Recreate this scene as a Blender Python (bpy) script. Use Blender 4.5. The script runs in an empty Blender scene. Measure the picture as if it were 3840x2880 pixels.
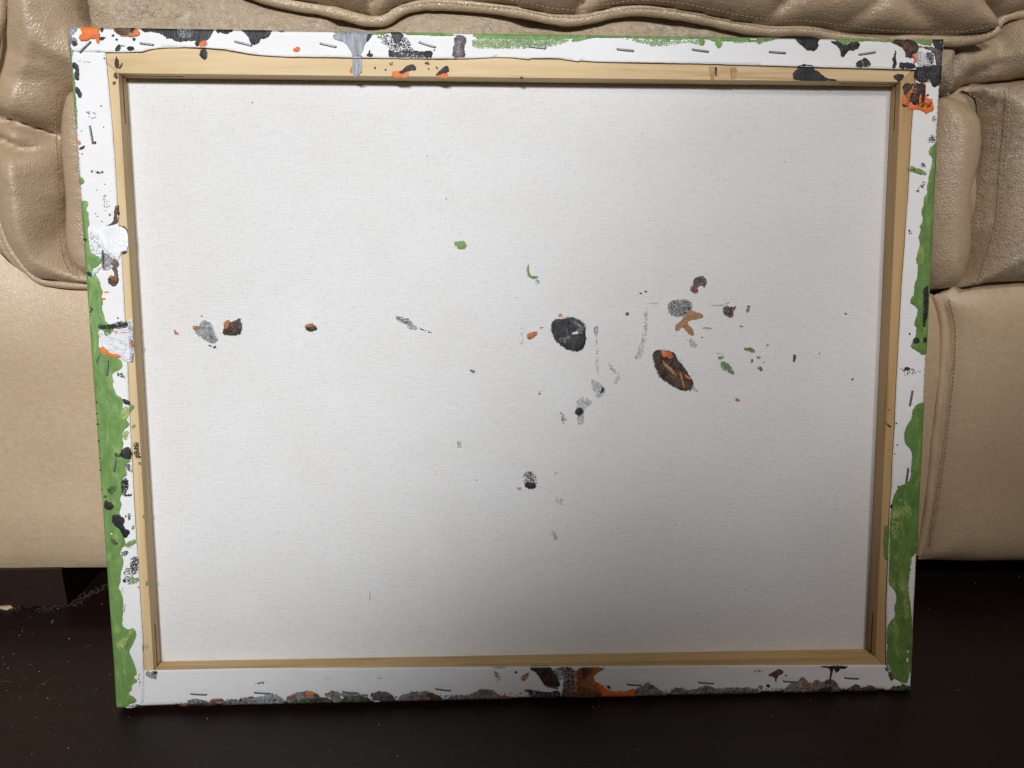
import bpy, math, random
import numpy as np
from mathutils import Matrix, Vector, Euler
from mathutils.geometry import delaunay_2d_cdt

random.seed(7)
scene = bpy.context.scene
R = math.radians

# ------------------------------------------------------------------ camera
F_PX, CX, CY = 3000.0, 1920.0, 1440.0            # focal length in pixels of the 3840 x 2880 photograph
CAM_LOC = Vector((-0.02559, -0.43192, 0.34036))
CAM_ROT = Euler((R(73.432), R(-0.226), R(-2.5572)), 'XYZ')
cam = bpy.data.cameras.new('camera')
cam.sensor_width = 36.0
cam.lens = F_PX / 3840.0 * 36.0
cam.clip_start = 0.01
cam.clip_end = 50
camo = bpy.data.objects.new('camera', cam)
camo.location = CAM_LOC
camo.rotation_euler = CAM_ROT
scene.collection.objects.link(camo)
scene.camera = camo

# ------------------------------------------------------------------ light
world = bpy.data.worlds.new('World')
scene.world = world
world.use_nodes = True
bg = world.node_tree.nodes['Background']
bg.inputs[0].default_value = (1.0, 0.81, 0.70, 1)
bg.inputs[1].default_value = 0.052
def lamp(name, pos, aim, power, col, soft, size, blend):
    l = bpy.data.lights.new(name, 'SPOT'); l.energy = power; l.color = col; l.shadow_soft_size = soft
    l.spot_size = R(size); l.spot_blend = blend
    o = bpy.data.objects.new(name, l); o.location = pos; scene.collection.objects.link(o)
    o.rotation_euler = (Vector(aim) - Vector(pos)).to_track_quat('-Z', 'Y').to_euler()
lamp('stand_in_spot', (-0.369, -1.663, 1.153), (-0.756, 0.03, 0.745), 103, (0.965, 0.98, 1.0), 0.08, 62.6, 0.327)  # added spot standing in for window light from the upper left
lamp('stand_in_spot', (0.446, -1.072, 1.143), (1.529, 0.03, 0.285), 25, (1.0, 0.94, 0.90), 0.10, 109.8, 0.27)  # added right-hand spot, its cone cut to leave the bottom centre dim
lamp('stand_in_spot', (-0.115, -1.429, 0.98), (-0.150, 0.03, 0.895), 43, (0.98, 0.985, 1.0), 0.08, 63.0, 0.24)  # added spot, its lower cone edge stands in for the photographer's shadow

scene.view_settings.view_transform = 'Standard'
scene.view_settings.look = 'None'
scene.view_settings.exposure = 0
scene.view_settings.gamma = 1
scene.view_settings.use_curve_mapping = False

# ------------------------------------------------------------------ helpers
CAM_M = CAM_ROT.to_matrix()

def ray(x, y):
    return CAM_M @ Vector(((x - CX) / F_PX, -(y - CY) / F_PX, -1.0))

def on_y(x, y, Y):                                # traced pixel -> point on the upright plane y = Y
    d = ray(x, y)
    return CAM_LOC + d * ((Y - CAM_LOC.y) / d.y)

def on_floor(x, y, Z=0.0):
    d = ray(x, y)
    return CAM_LOC + d * ((Z - CAM_LOC.z) / d.z)

def hash2(ix, iy, seed):
    h = (ix.astype(np.int64) * 374761393 + iy.astype(np.int64) * 668265263 + seed * 974634721) & 0x7fffffff
    h = ((h ^ (h >> 13)) * 1274126177) & 0x7fffffff
    return ((h ^ (h >> 16)) & 0xffff) / 65535.0

def vnoise(x, y, seed=0):                         # value noise, -1..1
    x = np.asarray(x, float); y = np.asarray(y, float)
    ix = np.floor(x); iy = np.floor(y)
    fx = x - ix; fy = y - iy
    fx = fx * fx * (3 - 2 * fx); fy = fy * fy * (3 - 2 * fy)
    a = hash2(ix, iy, seed); b = hash2(ix + 1, iy, seed)
    c = hash2(ix, iy + 1, seed); d = hash2(ix + 1, iy + 1, seed)
    return 2 * ((a * (1 - fx) + b * fx) * (1 - fy) + (c * (1 - fx) + d * fx) * fy) - 1

def fbm(x, y, seed=0, octaves=3):
    s = 0; a = 1.0
    for k in range(octaves):
        s = s + a * vnoise(np.asarray(x) * 2 ** k, np.asarray(y) * 2 ** k, seed + k)
        a *= 0.5
    return s / 1.75

def link(name, me, mat, parent=None, smooth=True):
    if mat: me.materials.append(mat)
    if smooth:
        me.polygons.foreach_set('use_smooth', [True] * len(me.polygons))
    o = bpy.data.objects.new(name, me)
    scene.collection.objects.link(o)
    o.parent = parent
    return o

def mesh(name, v, f):
    me = bpy.data.meshes.new(name)
    me.from_pydata([tuple(p) for p in v], [], [tuple(q) for q in f])
    me.update()
    return me

def seg_dist(P, poly, closed=True):               # distance of every point of P (n,2) to a polyline
    n = len(poly); best = np.full(len(P), 1e9)
    for i in range(n if closed else n - 1):
        a = poly[i]; b = poly[(i + 1) % n]; ab = b - a
        t = np.clip(((P - a) @ ab) / max(ab @ ab, 1e-18), 0, 1)
        d = np.hypot(*(P - a - t[:, None] * ab).T)
        best = np.minimum(best, d)
    return best

def inside(P, poly):
    x, y = P[:, 0], P[:, 1]; r = np.zeros(len(P), bool); n = len(poly)
    for i in range(n):
        x1, y1 = poly[i]; x2, y2 = poly[(i + 1) % n]
        if y1 == y2: continue
        c = ((y1 > y) != (y2 > y)) & (x < (x2 - x1) * (y - y1) / (y2 - y1) + x1)
        r ^= c
    return r

def resample(poly, step, closed=True):
    out = []; n = len(poly)
    for i in range(n if closed else n - 1):
        a = poly[i]; b = poly[(i + 1) % n]
        k = max(1, int(math.ceil(np.hypot(*(b - a)) / step)))
        for j in range(k): out.append(a + (b - a) * j / k)
    if not closed: out.append(poly[-1])
    return np.array(out)

def chaikin(poly, closed=True, it=2):
    for _ in range(it):
        q = []; n = len(poly)
        if not closed: q.append(poly[0])
        for i in range(n if closed else n - 1):
            a = poly[i]; b = poly[(i + 1) % n]
            q += [a * .75 + b * .25, a * .25 + b * .75]
        if not closed: q.append(poly[-1])
        poly = np.array(q)
    return poly

def fill(poly, step):                             # triangulated patch: dense outline + interior grid
    lo = poly.min(0); hi = poly.max(0)
    gx = np.arange(lo[0] + step / 2, hi[0], step); gy = np.arange(lo[1] + step / 2, hi[1], step)
    pts = poly
    if len(gx) and len(gy):
        X, Y = np.meshgrid(gx, gy)
        X = X + (np.arange(X.shape[0]) % 2)[:, None] * step / 2
        G = np.c_[X.ravel(), Y.ravel()]
        G = G[inside(G, poly)]
        if len(G): G = G[seg_dist(G, poly) > step * .45]
        if len(G): pts = np.vstack([poly, G])
    n = len(poly)
    r = delaunay_2d_cdt([Vector(p) for p in pts.tolist()], [(i, (i + 1) % n) for i in range(n)], [], 1, 1e-7)
    return np.array([(v.x, v.y) for v in r[0]]), r[2]

def tube(path, rad, n=8, squash=1.0):             # tube along 3-D points
    path = [Vector(p) for p in path]; v = []; f = []
    m = len(path)
    for i, p in enumerate(path):
        t = (path[min(i + 1, m - 1)] - path[max(i - 1, 0)]).normalized()
        s = t.cross(Vector((0, 1, 0)))
        if s.length < 1e-4: s = t.cross(Vector((1, 0, 0)))
        s.normalize(); u = s.cross(t)
        r = rad[i] if hasattr(rad, '__len__') else rad
        for k in range(n):
            a = 2 * math.pi * k / n
            v.append(p + s * (r * math.cos(a)) + u * (r * squash * math.sin(a)))
    for i in range(m - 1):
        for k in range(n):
            f.append((i * n + k, i * n + (k + 1) % n, (i + 1) * n + (k + 1) % n, (i + 1) * n + k))
    f.append(tuple(range(n))[::-1]); f.append(tuple(range((m - 1) * n, m * n)))
    return v, f

# ------------------------------------------------------------------ materials
def new_mat(name):
    m = bpy.data.materials.new(name); m.use_nodes = True
    nt = m.node_tree; return m, nt, nt.nodes['Principled BSDF']

def N(nt, kind, **kw):
    n = nt.nodes.new(kind)
    for k, v in kw.items():
        if k.startswith('i_'):
            key_ = k[2:].replace('_', ' ')
            n.inputs[key_].default_value = v
        else: setattr(n, k, v)
    return n

def L(nt, a, b): nt.links.new(a, b)

def coords(nt, scale=(1, 1, 1), rot=(0, 0, 0), src='Object'):
    tc = N(nt, 'ShaderNodeTexCoord'); mp = N(nt, 'ShaderNodeMapping')
    mp.inputs['Scale'].default_value = scale; mp.inputs['Rotation'].default_value = rot
    L(nt, tc.outputs[src], mp.inputs['Vector']); return mp.outputs[0]

def ramp(nt, src, stops):
    r = N(nt, 'ShaderNodeValToRGB'); e = r.color_ramp.elements
    while len(e) < len(stops): e.new(0.5)
    for el, (p, c) in zip(e, stops):
        el.position = p; el.color = (*c, 1) if len(c) == 3 else c
    L(nt, src, r.inputs[0]); return r.outputs[0]

def mixc(nt, fac, a, b, blend='MIX'):
    m = N(nt, 'ShaderNodeMix', data_type='RGBA', blend_type=blend)
    for s, val in ((m.inputs[0], fac), (m.inputs[6], a), (m.inputs[7], b)):
        if hasattr(val, 'links'): L(nt, val, s)
        elif isinstance(val, (int, float)): s.default_value = val
        else: s.default_value = (*val, 1)
    return m.outputs[2]

def bump(nt, h, strength, dist, normal=None):
    b = N(nt, 'ShaderNodeBump'); b.inputs['Strength'].default_value = strength
    b.inputs['Distance'].default_value = dist
    L(nt, h, b.inputs['Height'])
    if normal: L(nt, normal, b.inputs['Normal'])
    return b.outputs[0]

def leather(name, c1, c2, worn=0.0, rough=0.42, grain=620, gstr=0.55, wr=0.5):
    m, nt, b = new_mat(name)
    co = coords(nt)
    n1 = N(nt, 'ShaderNodeTexNoise', i_Scale=9.0, i_Detail=6.0, i_Roughness=0.6); L(nt, co, n1.inputs['Vector'])
    col = ramp(nt, n1.outputs[0], [(0.3, c1), (0.7, c2)])
    n2 = N(nt, 'ShaderNodeTexNoise', i_Scale=260.0, i_Detail=5.0, i_Roughness=0.7); L(nt, co, n2.inputs['Vector'])
    sp = ramp(nt, n2.outputs[0], [(0.35, (0.84, 0.82, 0.80)), (0.62, (1.04, 1.04, 1.04))])
    col = mixc(nt, 0.55, col, sp, 'MULTIPLY')
    # cracked grain
    vo = N(nt, 'ShaderNodeTexVoronoi', feature='DISTANCE_TO_EDGE', i_Scale=grain)
    dn = N(nt, 'ShaderNodeTexNoise', i_Scale=180.0, i_Detail=3.0); L(nt, co, dn.inputs['Vector'])
    wm = N(nt, 'ShaderNodeVectorMath', operation='MULTIPLY_ADD'); wm.inputs[1].default_value = (0.0035,) * 3
    L(nt, dn.outputs['Color'], wm.inputs[0]); L(nt, co, wm.inputs[2]); L(nt, wm.outputs[0], vo.inputs['Vector'])
    gr = ramp(nt, vo.outputs['Distance'], [(0.0, (0, 0, 0)), (0.45, (1, 1, 1))])
    # wrinkles
    mp = coords(nt, (1, 1, 2.2))
    wn = N(nt, 'ShaderNodeTexNoise', i_Scale=95.0, i_Detail=5.0, i_Roughness=0.62, i_Distortion=0.6); L(nt, mp, wn.inputs['Vector'])
    if worn > 0:
        wnn = N(nt, 'ShaderNodeTexNoise', i_Scale=34.0, i_Detail=7.0, i_Roughness=0.72); L(nt, co, wnn.inputs['Vector'])
        wf = ramp(nt, wnn.outputs[0], [(0.5 - 0.12 * worn, (0, 0, 0)), (0.62, (1, 1, 1))])
        wcol = ramp(nt, n2.outputs[0], [(0.3, (0.25, 0.195, 0.14)), (0.5, (0.46, 0.375, 0.275)), (0.7, (0.62, 0.54, 0.43))])
        col = mixc(nt, wf, col, wcol)
    L(nt, col, b.inputs['Base Color'])
    rr = N(nt, 'ShaderNodeMapRange'); rr.inputs[3].default_value = rough - 0.1; rr.inputs[4].default_value = rough + 0.16
    L(nt, n1.outputs[0], rr.inputs[0]); L(nt, rr.outputs[0], b.inputs['Roughness'])
    b.inputs['Specular IOR Level'].default_value = 0.65
    nn = bump(nt, wn.outputs[0], wr, 0.004)
    nn = bump(nt, gr, gstr, 0.0008, nn)
    nn = bump(nt, n2.outputs[0], 0.03 + worn * 0.45, 0.0009, nn)
    L(nt, nn, b.inputs['Normal'])
    return m

TAN1, TAN2 = (0.455, 0.33, 0.21), (0.535, 0.398, 0.266)
M_leather = leather('tan_leather', TAN1, TAN2, rough=0.33, grain=560, gstr=0.30, wr=0.20)
M_leather_smooth = leather('smooth_tan_leather', (0.56, 0.415, 0.265), (0.64, 0.485, 0.32), rough=0.42, gstr=0.2, wr=0.1)
M_leather_worn = leather('worn_leather', (0.42, 0.315, 0.20), (0.50, 0.385, 0.25), worn=0.08, rough=0.36, gstr=0.4, wr=0.3)
M_suede = leather('worn_suede_leather', (0.43, 0.325, 0.21), (0.51, 0.395, 0.265), worn=0.55, rough=0.45, gstr=0.5, wr=0.6)
M_piping = leather('piping_leather', (0.47, 0.35, 0.22), (0.55, 0.425, 0.28), rough=0.28, gstr=0.35, wr=0.22)

def plain(name, col, rough=0.6, metal=0.0, var=0.15, scale=200.0, bmp=0.2):
    m, nt, b = new_mat(name)
    co = coords(nt)
    n = N(nt, 'ShaderNodeTexNoise', i_Scale=scale, i_Detail=5.0, i_Roughness=0.65); L(nt, co, n.inputs['Vector'])
    lo = tuple(c * (1 - var) for c in col); hi = tuple(min(1, c * (1 + var)) for c in col)
    L(nt, ramp(nt, n.outputs[0], [(0.35, lo), (0.65, hi)]), b.inputs['Base Color'])
    b.inputs['Roughness'].default_value = rough; b.inputs['Metallic'].default_value = metal
    L(nt, bump(nt, n.outputs[0], bmp, 0.0008), b.inputs['Normal'])
    return m

M_thread = plain('sewing_thread', (0.30, 0.205, 0.12), 0.7)
M_thread_pale = plain('pale_sewing_thread', (0.46, 0.345, 0.21), 0.7)
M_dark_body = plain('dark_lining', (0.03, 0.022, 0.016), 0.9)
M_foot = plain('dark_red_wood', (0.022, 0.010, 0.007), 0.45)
M_staple = plain('galvanised_wire', (0.21, 0.21, 0.215), 0.48, 0.55, 0.3, 900)
M_dust = plain('dust_flake', (0.62, 0.58, 0.54), 0.9)
M_lint = plain('lint_fibre', (0.22, 0.19, 0.17), 0.9)
M_chip = plain('chip_wood', (0.62, 0.43, 0.27), 0.8, 0, 0.3, 700, 0.6)

def floor_mat():
    m, nt, b = new_mat('dark_floor_varnish')
    co = coords(nt, (1.0, 7.0, 1.0), (0, 0, R(58)))
    n = N(nt, 'ShaderNodeTexNoise', i_Scale=9.0, i_Detail=7.0, i_Roughness=0.62); L(nt, co, n.inputs['Vector'])
    col = ramp(nt, n.outputs[0], [(0.3, (0.010, 0.0044, 0.0036)), (0.55, (0.016, 0.0070, 0.0056)), (0.8, (0.023, 0.0105, 0.008))])
    c2 = coords(nt)
    d = N(nt, 'ShaderNodeTexNoise', i_Scale=420.0, i_Detail=4.0, i_Roughness=0.75); L(nt, c2, d.inputs['Vector'])
    df = ramp(nt, d.outputs[0], [(0.60, (0, 0, 0)), (0.80, (0.22, 0.22, 0.22))])
    col = mixc(nt, df, col, (0.20, 0.17, 0.15))
    L(nt, col, b.inputs['Base Color'])
    s = N(nt, 'ShaderNodeTexNoise', i_Scale=14.0, i_Detail=5.0); L(nt, c2, s.inputs['Vector'])
    rr = N(nt, 'ShaderNodeMapRange'); rr.inputs[3].default_value = 0.30; rr.inputs[4].default_value = 0.55
    L(nt, s.outputs[0], rr.inputs[0]); L(nt, rr.outputs[0], b.inputs['Roughness'])
    b.inputs['Specular IOR Level'].default_value = 0.28
    L(nt, bump(nt, n.outputs[0], 0.08, 0.002), b.inputs['Normal'])
    return m
M_floor = floor_mat()

def cloth_mat(name, base, weave=1.0):
    m, nt, b = new_mat(name)
    h = N(nt, 'ShaderNodeTexNoise', i_Scale=1.0, i_Detail=4.0, i_Roughness=0.6); L(nt, coords(nt, (180, 1400, 60)), h.inputs['Vector'])
    v = N(nt, 'ShaderNodeTexNoise', i_Scale=1.0, i_Detail=4.0, i_Roughness=0.6); L(nt, coords(nt, (1400, 220, 60)), v.inputs['Vector'])
    w = N(nt, 'ShaderNodeMath', operation='ADD'); L(nt, h.outputs[0], w.inputs[0]); L(nt, v.outputs[0], w.inputs[1])
    big = N(nt, 'ShaderNodeTexNoise', i_Scale=14.0, i_Detail=5.0, i_Roughness=0.6); L(nt, coords(nt), big.inputs['Vector'])
    col = ramp(nt, big.outputs[0], [(0.3, tuple(c * k for c, k in zip(base, (0.95, 0.94, 0.925)))), (0.7, base)])
    fl = ramp(nt, w.outputs[0], [(0.36, (0.80, 0.79, 0.78)), (0.44, (1, 1, 1))])
    hm = N(nt, 'ShaderNodeMath', operation='MULTIPLY'); hm.inputs[1].default_value = 0.5
    L(nt, w.outputs[0], hm.inputs[0])
    fl = ramp(nt, hm.outputs[0], [(0.38, (0.84, 0.835, 0.83)), (0.48, (1, 1, 1))])
    col = mixc(nt, 0.6 * weave, col, fl, 'MULTIPLY')
    sp = N(nt, 'ShaderNodeTexNoise', i_Scale=480.0, i_Detail=3.0, i_Roughness=0.7); L(nt, coords(nt), sp.inputs['Vector'])
    sf = ramp(nt, sp.outputs[0], [(0.72, (0, 0, 0)), (0.78, (0.6, 0.6, 0.6))])
    col = mixc(nt, sf, col, (0.45, 0.42, 0.38))
    L(nt, col, b.inputs['Base Color'])
    b.inputs['Roughness'].default_value = 0.78
    b.inputs['Specular IOR Level'].default_value = 0.25
    L(nt, bump(nt, w.outputs[0], 0.7 * weave, 0.0006), b.inputs['Normal'])
    return m
M_cloth = cloth_mat('raw_canvas_back', (0.82, 0.815, 0.81))
M_flap = cloth_mat('primed_canvas_white', (0.88, 0.88, 0.885), 0.55)

def wood_mat(name, rotz, tint=(1, 1, 1)):
    m, nt, b = new_mat(name)
    co = coords(nt, (1, 1, 1), (0, 0, rotz))
    st = N(nt, 'ShaderNodeMapping'); st.inputs['Scale'].default_value = (7, 120, 80); L(nt, co, st.inputs['Vector'])
    n = N(nt, 'ShaderNodeTexNoise', i_Scale=1.0, i_Detail=6.0, i_Roughness=0.55, i_Distortion=1.6); L(nt, st.outputs[0], n.inputs['Vector'])
    col = ramp(nt, n.outputs[0], [(0.32, (0.50, 0.335, 0.15)), (0.44, (0.645, 0.465, 0.24)), (0.72, (0.72, 0.55, 0.315))])
    s2 = N(nt, 'ShaderNodeMapping'); s2.inputs['Scale'].default_value = (14, 30, 40); L(nt, co, s2.inputs['Vector'])
    bl = N(nt, 'ShaderNodeTexNoise', i_Scale=1.0, i_Detail=3.0); L(nt, s2.outputs[0], bl.inputs['Vector'])
    bf = ramp(nt, bl.outputs[0], [(0.52, (0, 0, 0)), (0.75, (0.45, 0.45, 0.45))])
    col = mixc(nt, bf, col, (0.48, 0.30, 0.13))
    col = mixc(nt, 1.0, col, tint, 'MULTIPLY')
    L(nt, col, b.inputs['Base Color'])
    b.inputs['Roughness'].default_value = 0.6
    L(nt, bump(nt, n.outputs[0], 0.25, 0.0006), b.inputs['Normal'])
    return m
M_wood_h = wood_mat('pine_along', 0.0)
M_wood_v = wood_mat('pine_upright', R(90))
M_wood_r = wood_mat('pine_brown_upright', R(90), (0.80, 0.70, 0.58))
M_wood_b = wood_mat('pine_amber_along', 0.0, (0.92, 0.84, 0.70))

PAINT = {}
def paint(key_, a, b_, rough=0.45, scale=120.0, stretch=(1, 1, 1), lo=0.42, hi=0.58, dist=1.2, c=None):
    m, nt, b = new_mat(key_ + '_paint')
    n = N(nt, 'ShaderNodeTexNoise', i_Scale=scale, i_Detail=5.0, i_Roughness=0.6, i_Distortion=dist)
    L(nt, coords(nt, stretch), n.inputs['Vector'])
    st = [(lo, a), (hi, b_)] + ([(min(1, hi + 0.12), c)] if c else [])
    L(nt, ramp(nt, n.outputs[0], st), b.inputs['Base Color'])
    b.inputs['Roughness'].default_value = rough
    b.inputs['Specular IOR Level'].default_value = 0.4
    g = N(nt, 'ShaderNodeTexNoise', i_Scale=900.0, i_Detail=3.0); L(nt, coords(nt), g.inputs['Vector'])
    nn = bump(nt, n.outputs[0], 0.5, 0.002)
    nn = bump(nt, g.outputs[0], 0.35, 0.0005, nn)
    L(nt, nn, b.inputs['Normal'])
    PAINT[key_] = m
paint('black', (0.010, 0.010, 0.012), (0.022, 0.022, 0.026), 0.55)
paint('charcoal', (0.014, 0.014, 0.017), (0.036, 0.037, 0.042), 0.5, 90, (2.2, 0.6, 1), 0.40, 0.62, 1.5, (0.13, 0.135, 0.145))
paint('green', (0.125, 0.245, 0.06), (0.175, 0.315, 0.088), 0.5, 80, (1.8, 0.6, 1), 0.32, 0.54, 1.4, (0.25, 0.39, 0.12))
paint('deepgreen', (0.09, 0.19, 0.04), (0.145, 0.265, 0.062), 0.5, 80, (1.8, 0.7, 1), 0.32, 0.55, 1.2, (0.25, 0.37, 0.085))
paint('lime', (0.33, 0.45, 0.12), (0.52, 0.60, 0.22), 0.5, 200, lo=0.38, hi=0.6)
paint('darkgreen', (0.035, 0.05, 0.03), (0.10, 0.15, 0.06), 0.5, 200)
paint('orange', (0.72, 0.15, 0.02), (0.80, 0.20, 0.035), 0.5, 150)
paint('rust', (0.14, 0.05, 0.018), (0.46, 0.15, 0.032), 0.5, 70, lo=0.34, hi=0.52, dist=0.8, c=(0.30, 0.11, 0.03))
paint('brown', (0.075, 0.038, 0.024), (0.16, 0.085, 0.05), 0.5, 180, c=(0.28, 0.11, 0.04))
paint('purple', (0.075, 0.05, 0.055), (0.16, 0.12, 0.125), 0.5, 240)
paint('silver', (0.20, 0.22, 0.25), (0.36, 0.385, 0.42), 0.35, 160, (3.0, 0.5, 1), 0.36, 0.6, 0.8, (0.5, 0.53, 0.57))
paint('grey', (0.20, 0.20, 0.21), (0.36, 0.36, 0.38), 0.5, 260)
paint('smear', (0.34, 0.34, 0.35), (0.52, 0.52, 0.53), 0.7, 260)
paint('lump', (0.12, 0.105, 0.105), (0.25, 0.23, 0.23), 0.55, 200, lo=0.34, hi=0.52, dist=1.5, c=(0.36, 0.33, 0.33))
paint('pale', (0.56, 0.58, 0.60), (0.80, 0.81, 0.83), 0.4, 150, (1, 2.0, 1), 0.34, 0.5, 1.5)
paint('white', (0.80, 0.81, 0.82), (0.86, 0.86, 0.87), 0.35, 100)
paint('tan', (0.36, 0.165, 0.07), (0.48, 0.22, 0.085), 0.5, 200, c=(0.34, 0.26, 0.20))
paint('umber', (0.016, 0.012, 0.011), (0.045, 0.026, 0.015), 0.45, 110, lo=0.36, hi=0.56, dist=3.0, c=(0.20, 0.085, 0.028))
paint('red', (0.45, 0.09, 0.05), (0.6, 0.13, 0.07), 0.5)
paint('redwood', (0.44, 0.24, 0.105), (0.55, 0.34, 0.16), 0.6, 120, (1, 3, 1), dist=0.8)
paint('palewood', (0.58, 0.39, 0.20), (0.64, 0.46, 0.25), 0.6, 120, (1, 3, 1), dist=0.5)

# ------------------------------------------------------------------ floor
def box(x0, x1, y0, y1, z0, z1):
    v = [(x, y, z) for z in (z0, z1) for y in (y0, y1) for x in (x0, x1)]
    f = [(0, 2, 3, 1), (4, 5, 7, 6), (0, 1, 5, 4), (2, 6, 7, 3), (0, 4, 6, 2), (1, 3, 7, 5)]
    return v, f

fl = link('floor', mesh('floor', [(-3, -3, 0), (3, -3, 0), (3, 3, 0), (-3, 3, 0)], [(0, 1, 2, 3)]), M_floor, smooth=False)
fl['kind'] = 'structure'

# ------------------------------------------------------------------ sofa
SOFA0 = Vector((0, 0.125, 0))
sofa = bpy.data.objects.new('sofa', None); scene.collection.objects.link(sofa)
sofa.location = SOFA0
sofa['label'] = 'tan leather sofa with puffy stitched bolsters, behind the leaning canvas'
sofa['category'] = 'sofa'
YS = 0.125

def px2(pts, Y):                                   # pixels -> (x, z) on plane y = Y
    return np.array([[(q := on_y(x, y, Y)).x, q.z] for x, y in pts])

def sofa_part(name, v, f, mat, parent=None, smooth=True):
    vv = [(p[0] - SOFA0.x, p[1] - SOFA0.y, p[2] - SOFA0.z) for p in v]
    return link(name, mesh(name, vv, f), mat, parent or sofa, smooth)

def pillow(name, outline, Y0, D, Rr, mat, creases=(), lumps=0.003, lscale=14.0, step=0.003, smooth_it=2, seed=1, wrinkle=0.0, power=0.5):
    poly = chaikin(px2(outline, Y0), True, smooth_it) if smooth_it else px2(outline, Y0)
    poly = resample(poly, step)
    P, F = fill(poly, step)
    d = seg_dist(P, poly)
    t = np.clip(d / Rr, 0, 1)
    prof = (1 - (1 - t) ** 2) ** power
    h = D * prof
    h = h + lumps * prof * fbm(P[:, 0] * lscale, P[:, 1] * lscale, seed)
    if wrinkle:
        w = vnoise(P[:, 0] * 28 + 3 * vnoise(P[:, 0] * 20, P[:, 1] * 20, seed + 5), P[:, 1] * 120 + 4 * vnoise(P[:, 0] * 18, P[:, 1] * 18, seed + 6), seed + 9)
        h = h + wrinkle * prof * w
    for cp, depth, width in creases:
        c = resample(chaikin(px2(cp, Y0), False, 2), 0.004, False)
        dc = seg_dist(P, c, False)
        along = np.minimum(1, np.minimum(np.hypot(*(P - c[0]).T), np.hypot(*(P - c[-1]).T)) / 0.012)
        h = h - depth * np.exp(-dc / width) * (0.35 + 0.65 * along)
    v = [(p[0], Y0 - hh, p[1]) for p, hh in zip(P, h)]
    # (x, z) counter-clockwise faces look towards -y
    return sofa_part(name, v, F, mat)

def piping(name, pts, Y, rad, mat=M_piping, offset=0.0):
    c = resample(chaikin(px2(pts, Y), False, 2), 0.004, False)
    s = np.arange(len(c)) * 0.004
    path = [(p[0], Y - offset - 0.0006 * vnoise(np.array([k * 60.0]), np.array([0.0]), 3)[0], p[1]) for p, k in zip(c, s)]
    rr = [rad * (1 + 0.10 * float(vnoise(np.array([k * 120.0]), np.array([1.0]), 5)[0])) for k in s]
    v, f = tube(path, rr, 12)
    return sofa_part(name, v, f, mat)

def stitches(pts, Y, mat=M_thread, ln=0.0026, gap=0.0010, rad=0.00030, surf=None):
    c = resample(chaikin(px2(pts, Y), False, 2), 0.0004, False)
    st = int(ln / 0.0004); gp = int(gap / 0.0004)
    V = []; Fc = []; i = 0
    while i + st < len(c):
        a, b = c[i], c[i + st]
        y = Y if surf is None else surf
        v, f = tube([(a[0], y + .0004, a[1]), ((a[0] + b[0]) / 2, y - .0004, (a[1] + b[1]) / 2 + random.uniform(-.0003, .0003)), (b[0], y + .0004, b[1])], rad, 5)
        o = len(V); V += v; Fc += [tuple(k + o for k in q) for q in f]; i += st + gp
    p = sofa_part('stitching', V, Fc, mat)
    p['kind'] = 'stuff'
    return p

# body behind the panels, keeps the underside dark
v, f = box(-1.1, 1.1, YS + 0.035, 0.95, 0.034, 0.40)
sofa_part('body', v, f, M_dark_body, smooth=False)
# lower front panels (left one runs behind the canvas)
lowL = [(-4000, 840), (-150, 850), (-20, 930), (50, 1000), (140, 1052), (400, 1068), (1900, 1068), (3300, 1080), (3490, 1088), (3518, 1150), (3534, 1240), (3528, 1378), (3514, 1513), (3500, 1626), (3486, 1762), (3473, 1897), (3455, 2001), (3438, 2075), (3432, 2104), (2000, 2114), (200, 2130), (-4000, 2140)]
pillow('front_panel', lowL, YS, 0.012, 0.055, M_leather_smooth, lumps=0.004, lscale=7, step=0.007, smooth_it=1, seed=21, power=0.75)
lowR = [(3495, 1100), (3524, 1150), (3541, 1240), (3536, 1378), (3521, 1513), (3508, 1626), (3494, 1762), (3480, 1897), (3462, 2001), (3446, 2075), (3440, 2104), (4200, 2098), (7500, 2090), (7500, 1000), (4200, 1030), (3700, 1040)]
pillow('front_panel', lowR, YS, 0.013, 0.035, M_leather_smooth, lumps=0.003, lscale=8, step=0.006, smooth_it=1, seed=22, power=0.6)
piping('welt', [(3502, 1105), (3522, 1152), (3538, 1242), (3532, 1378), (3518, 1513), (3504, 1626), (3490, 1762), (3477, 1897), (3459, 2001), (3440, 2080)], YS, 0.0028, M_leather_smooth, 0.001)
stitches([(3538, 1116), (3559, 1197), (3563, 1260), (3557, 1400), (3541, 1536), (3527, 1671), (3509, 1807), (3491, 1920), (3473, 2033)], YS, M_thread_pale, surf=YS - 0.0075)

# left bolster: puffy upright roll with folds
bol = [(60, -400), (330, -400), (332, 0), (345, 110), (420, 200), (430, 320), (300, 330), (262, 395), (246, 480), (246, 560), (252, 660), (258, 760), (256, 840), (260, 910), (276, 968), (330, 1010), (430, 1040), (430, 1075), (335, 1066), (250, 1060), (175, 1052), (130, 1030), (80, 965), (45, 905), (20, 835), (4, 740), (-14, 620), (-24, 540), (-60, 470), (-50, 380), (0, 285), (24, 170), (40, 60)]
pillow('side_bolster', bol, YS, 0.034, 0.050, M_leather, [
    ([(-40, 440), (60, 452), (130, 476), (190, 500), (248, 528)], 0.026, 0.0055),
    ([(-30, 512), (30, 528), (80, 548), (135, 558), (205, 548)], 0.017, 0.0045),
    ([(60, 300), (150, 310), (250, 300)], 0.005, 0.010),
    ([(40, 190), (120, 205), (220, 250)], 0.004, 0.010),
    ([(262, 720), (240, 800), (225, 900), (262, 960)], 0.012, 0.012),
    ([(120, 620), (180, 700), (200, 800)], 0.003, 0.016)], lumps=0.006, lscale=16, step=0.0026, seed=3, wrinkle=0.0012)
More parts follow.
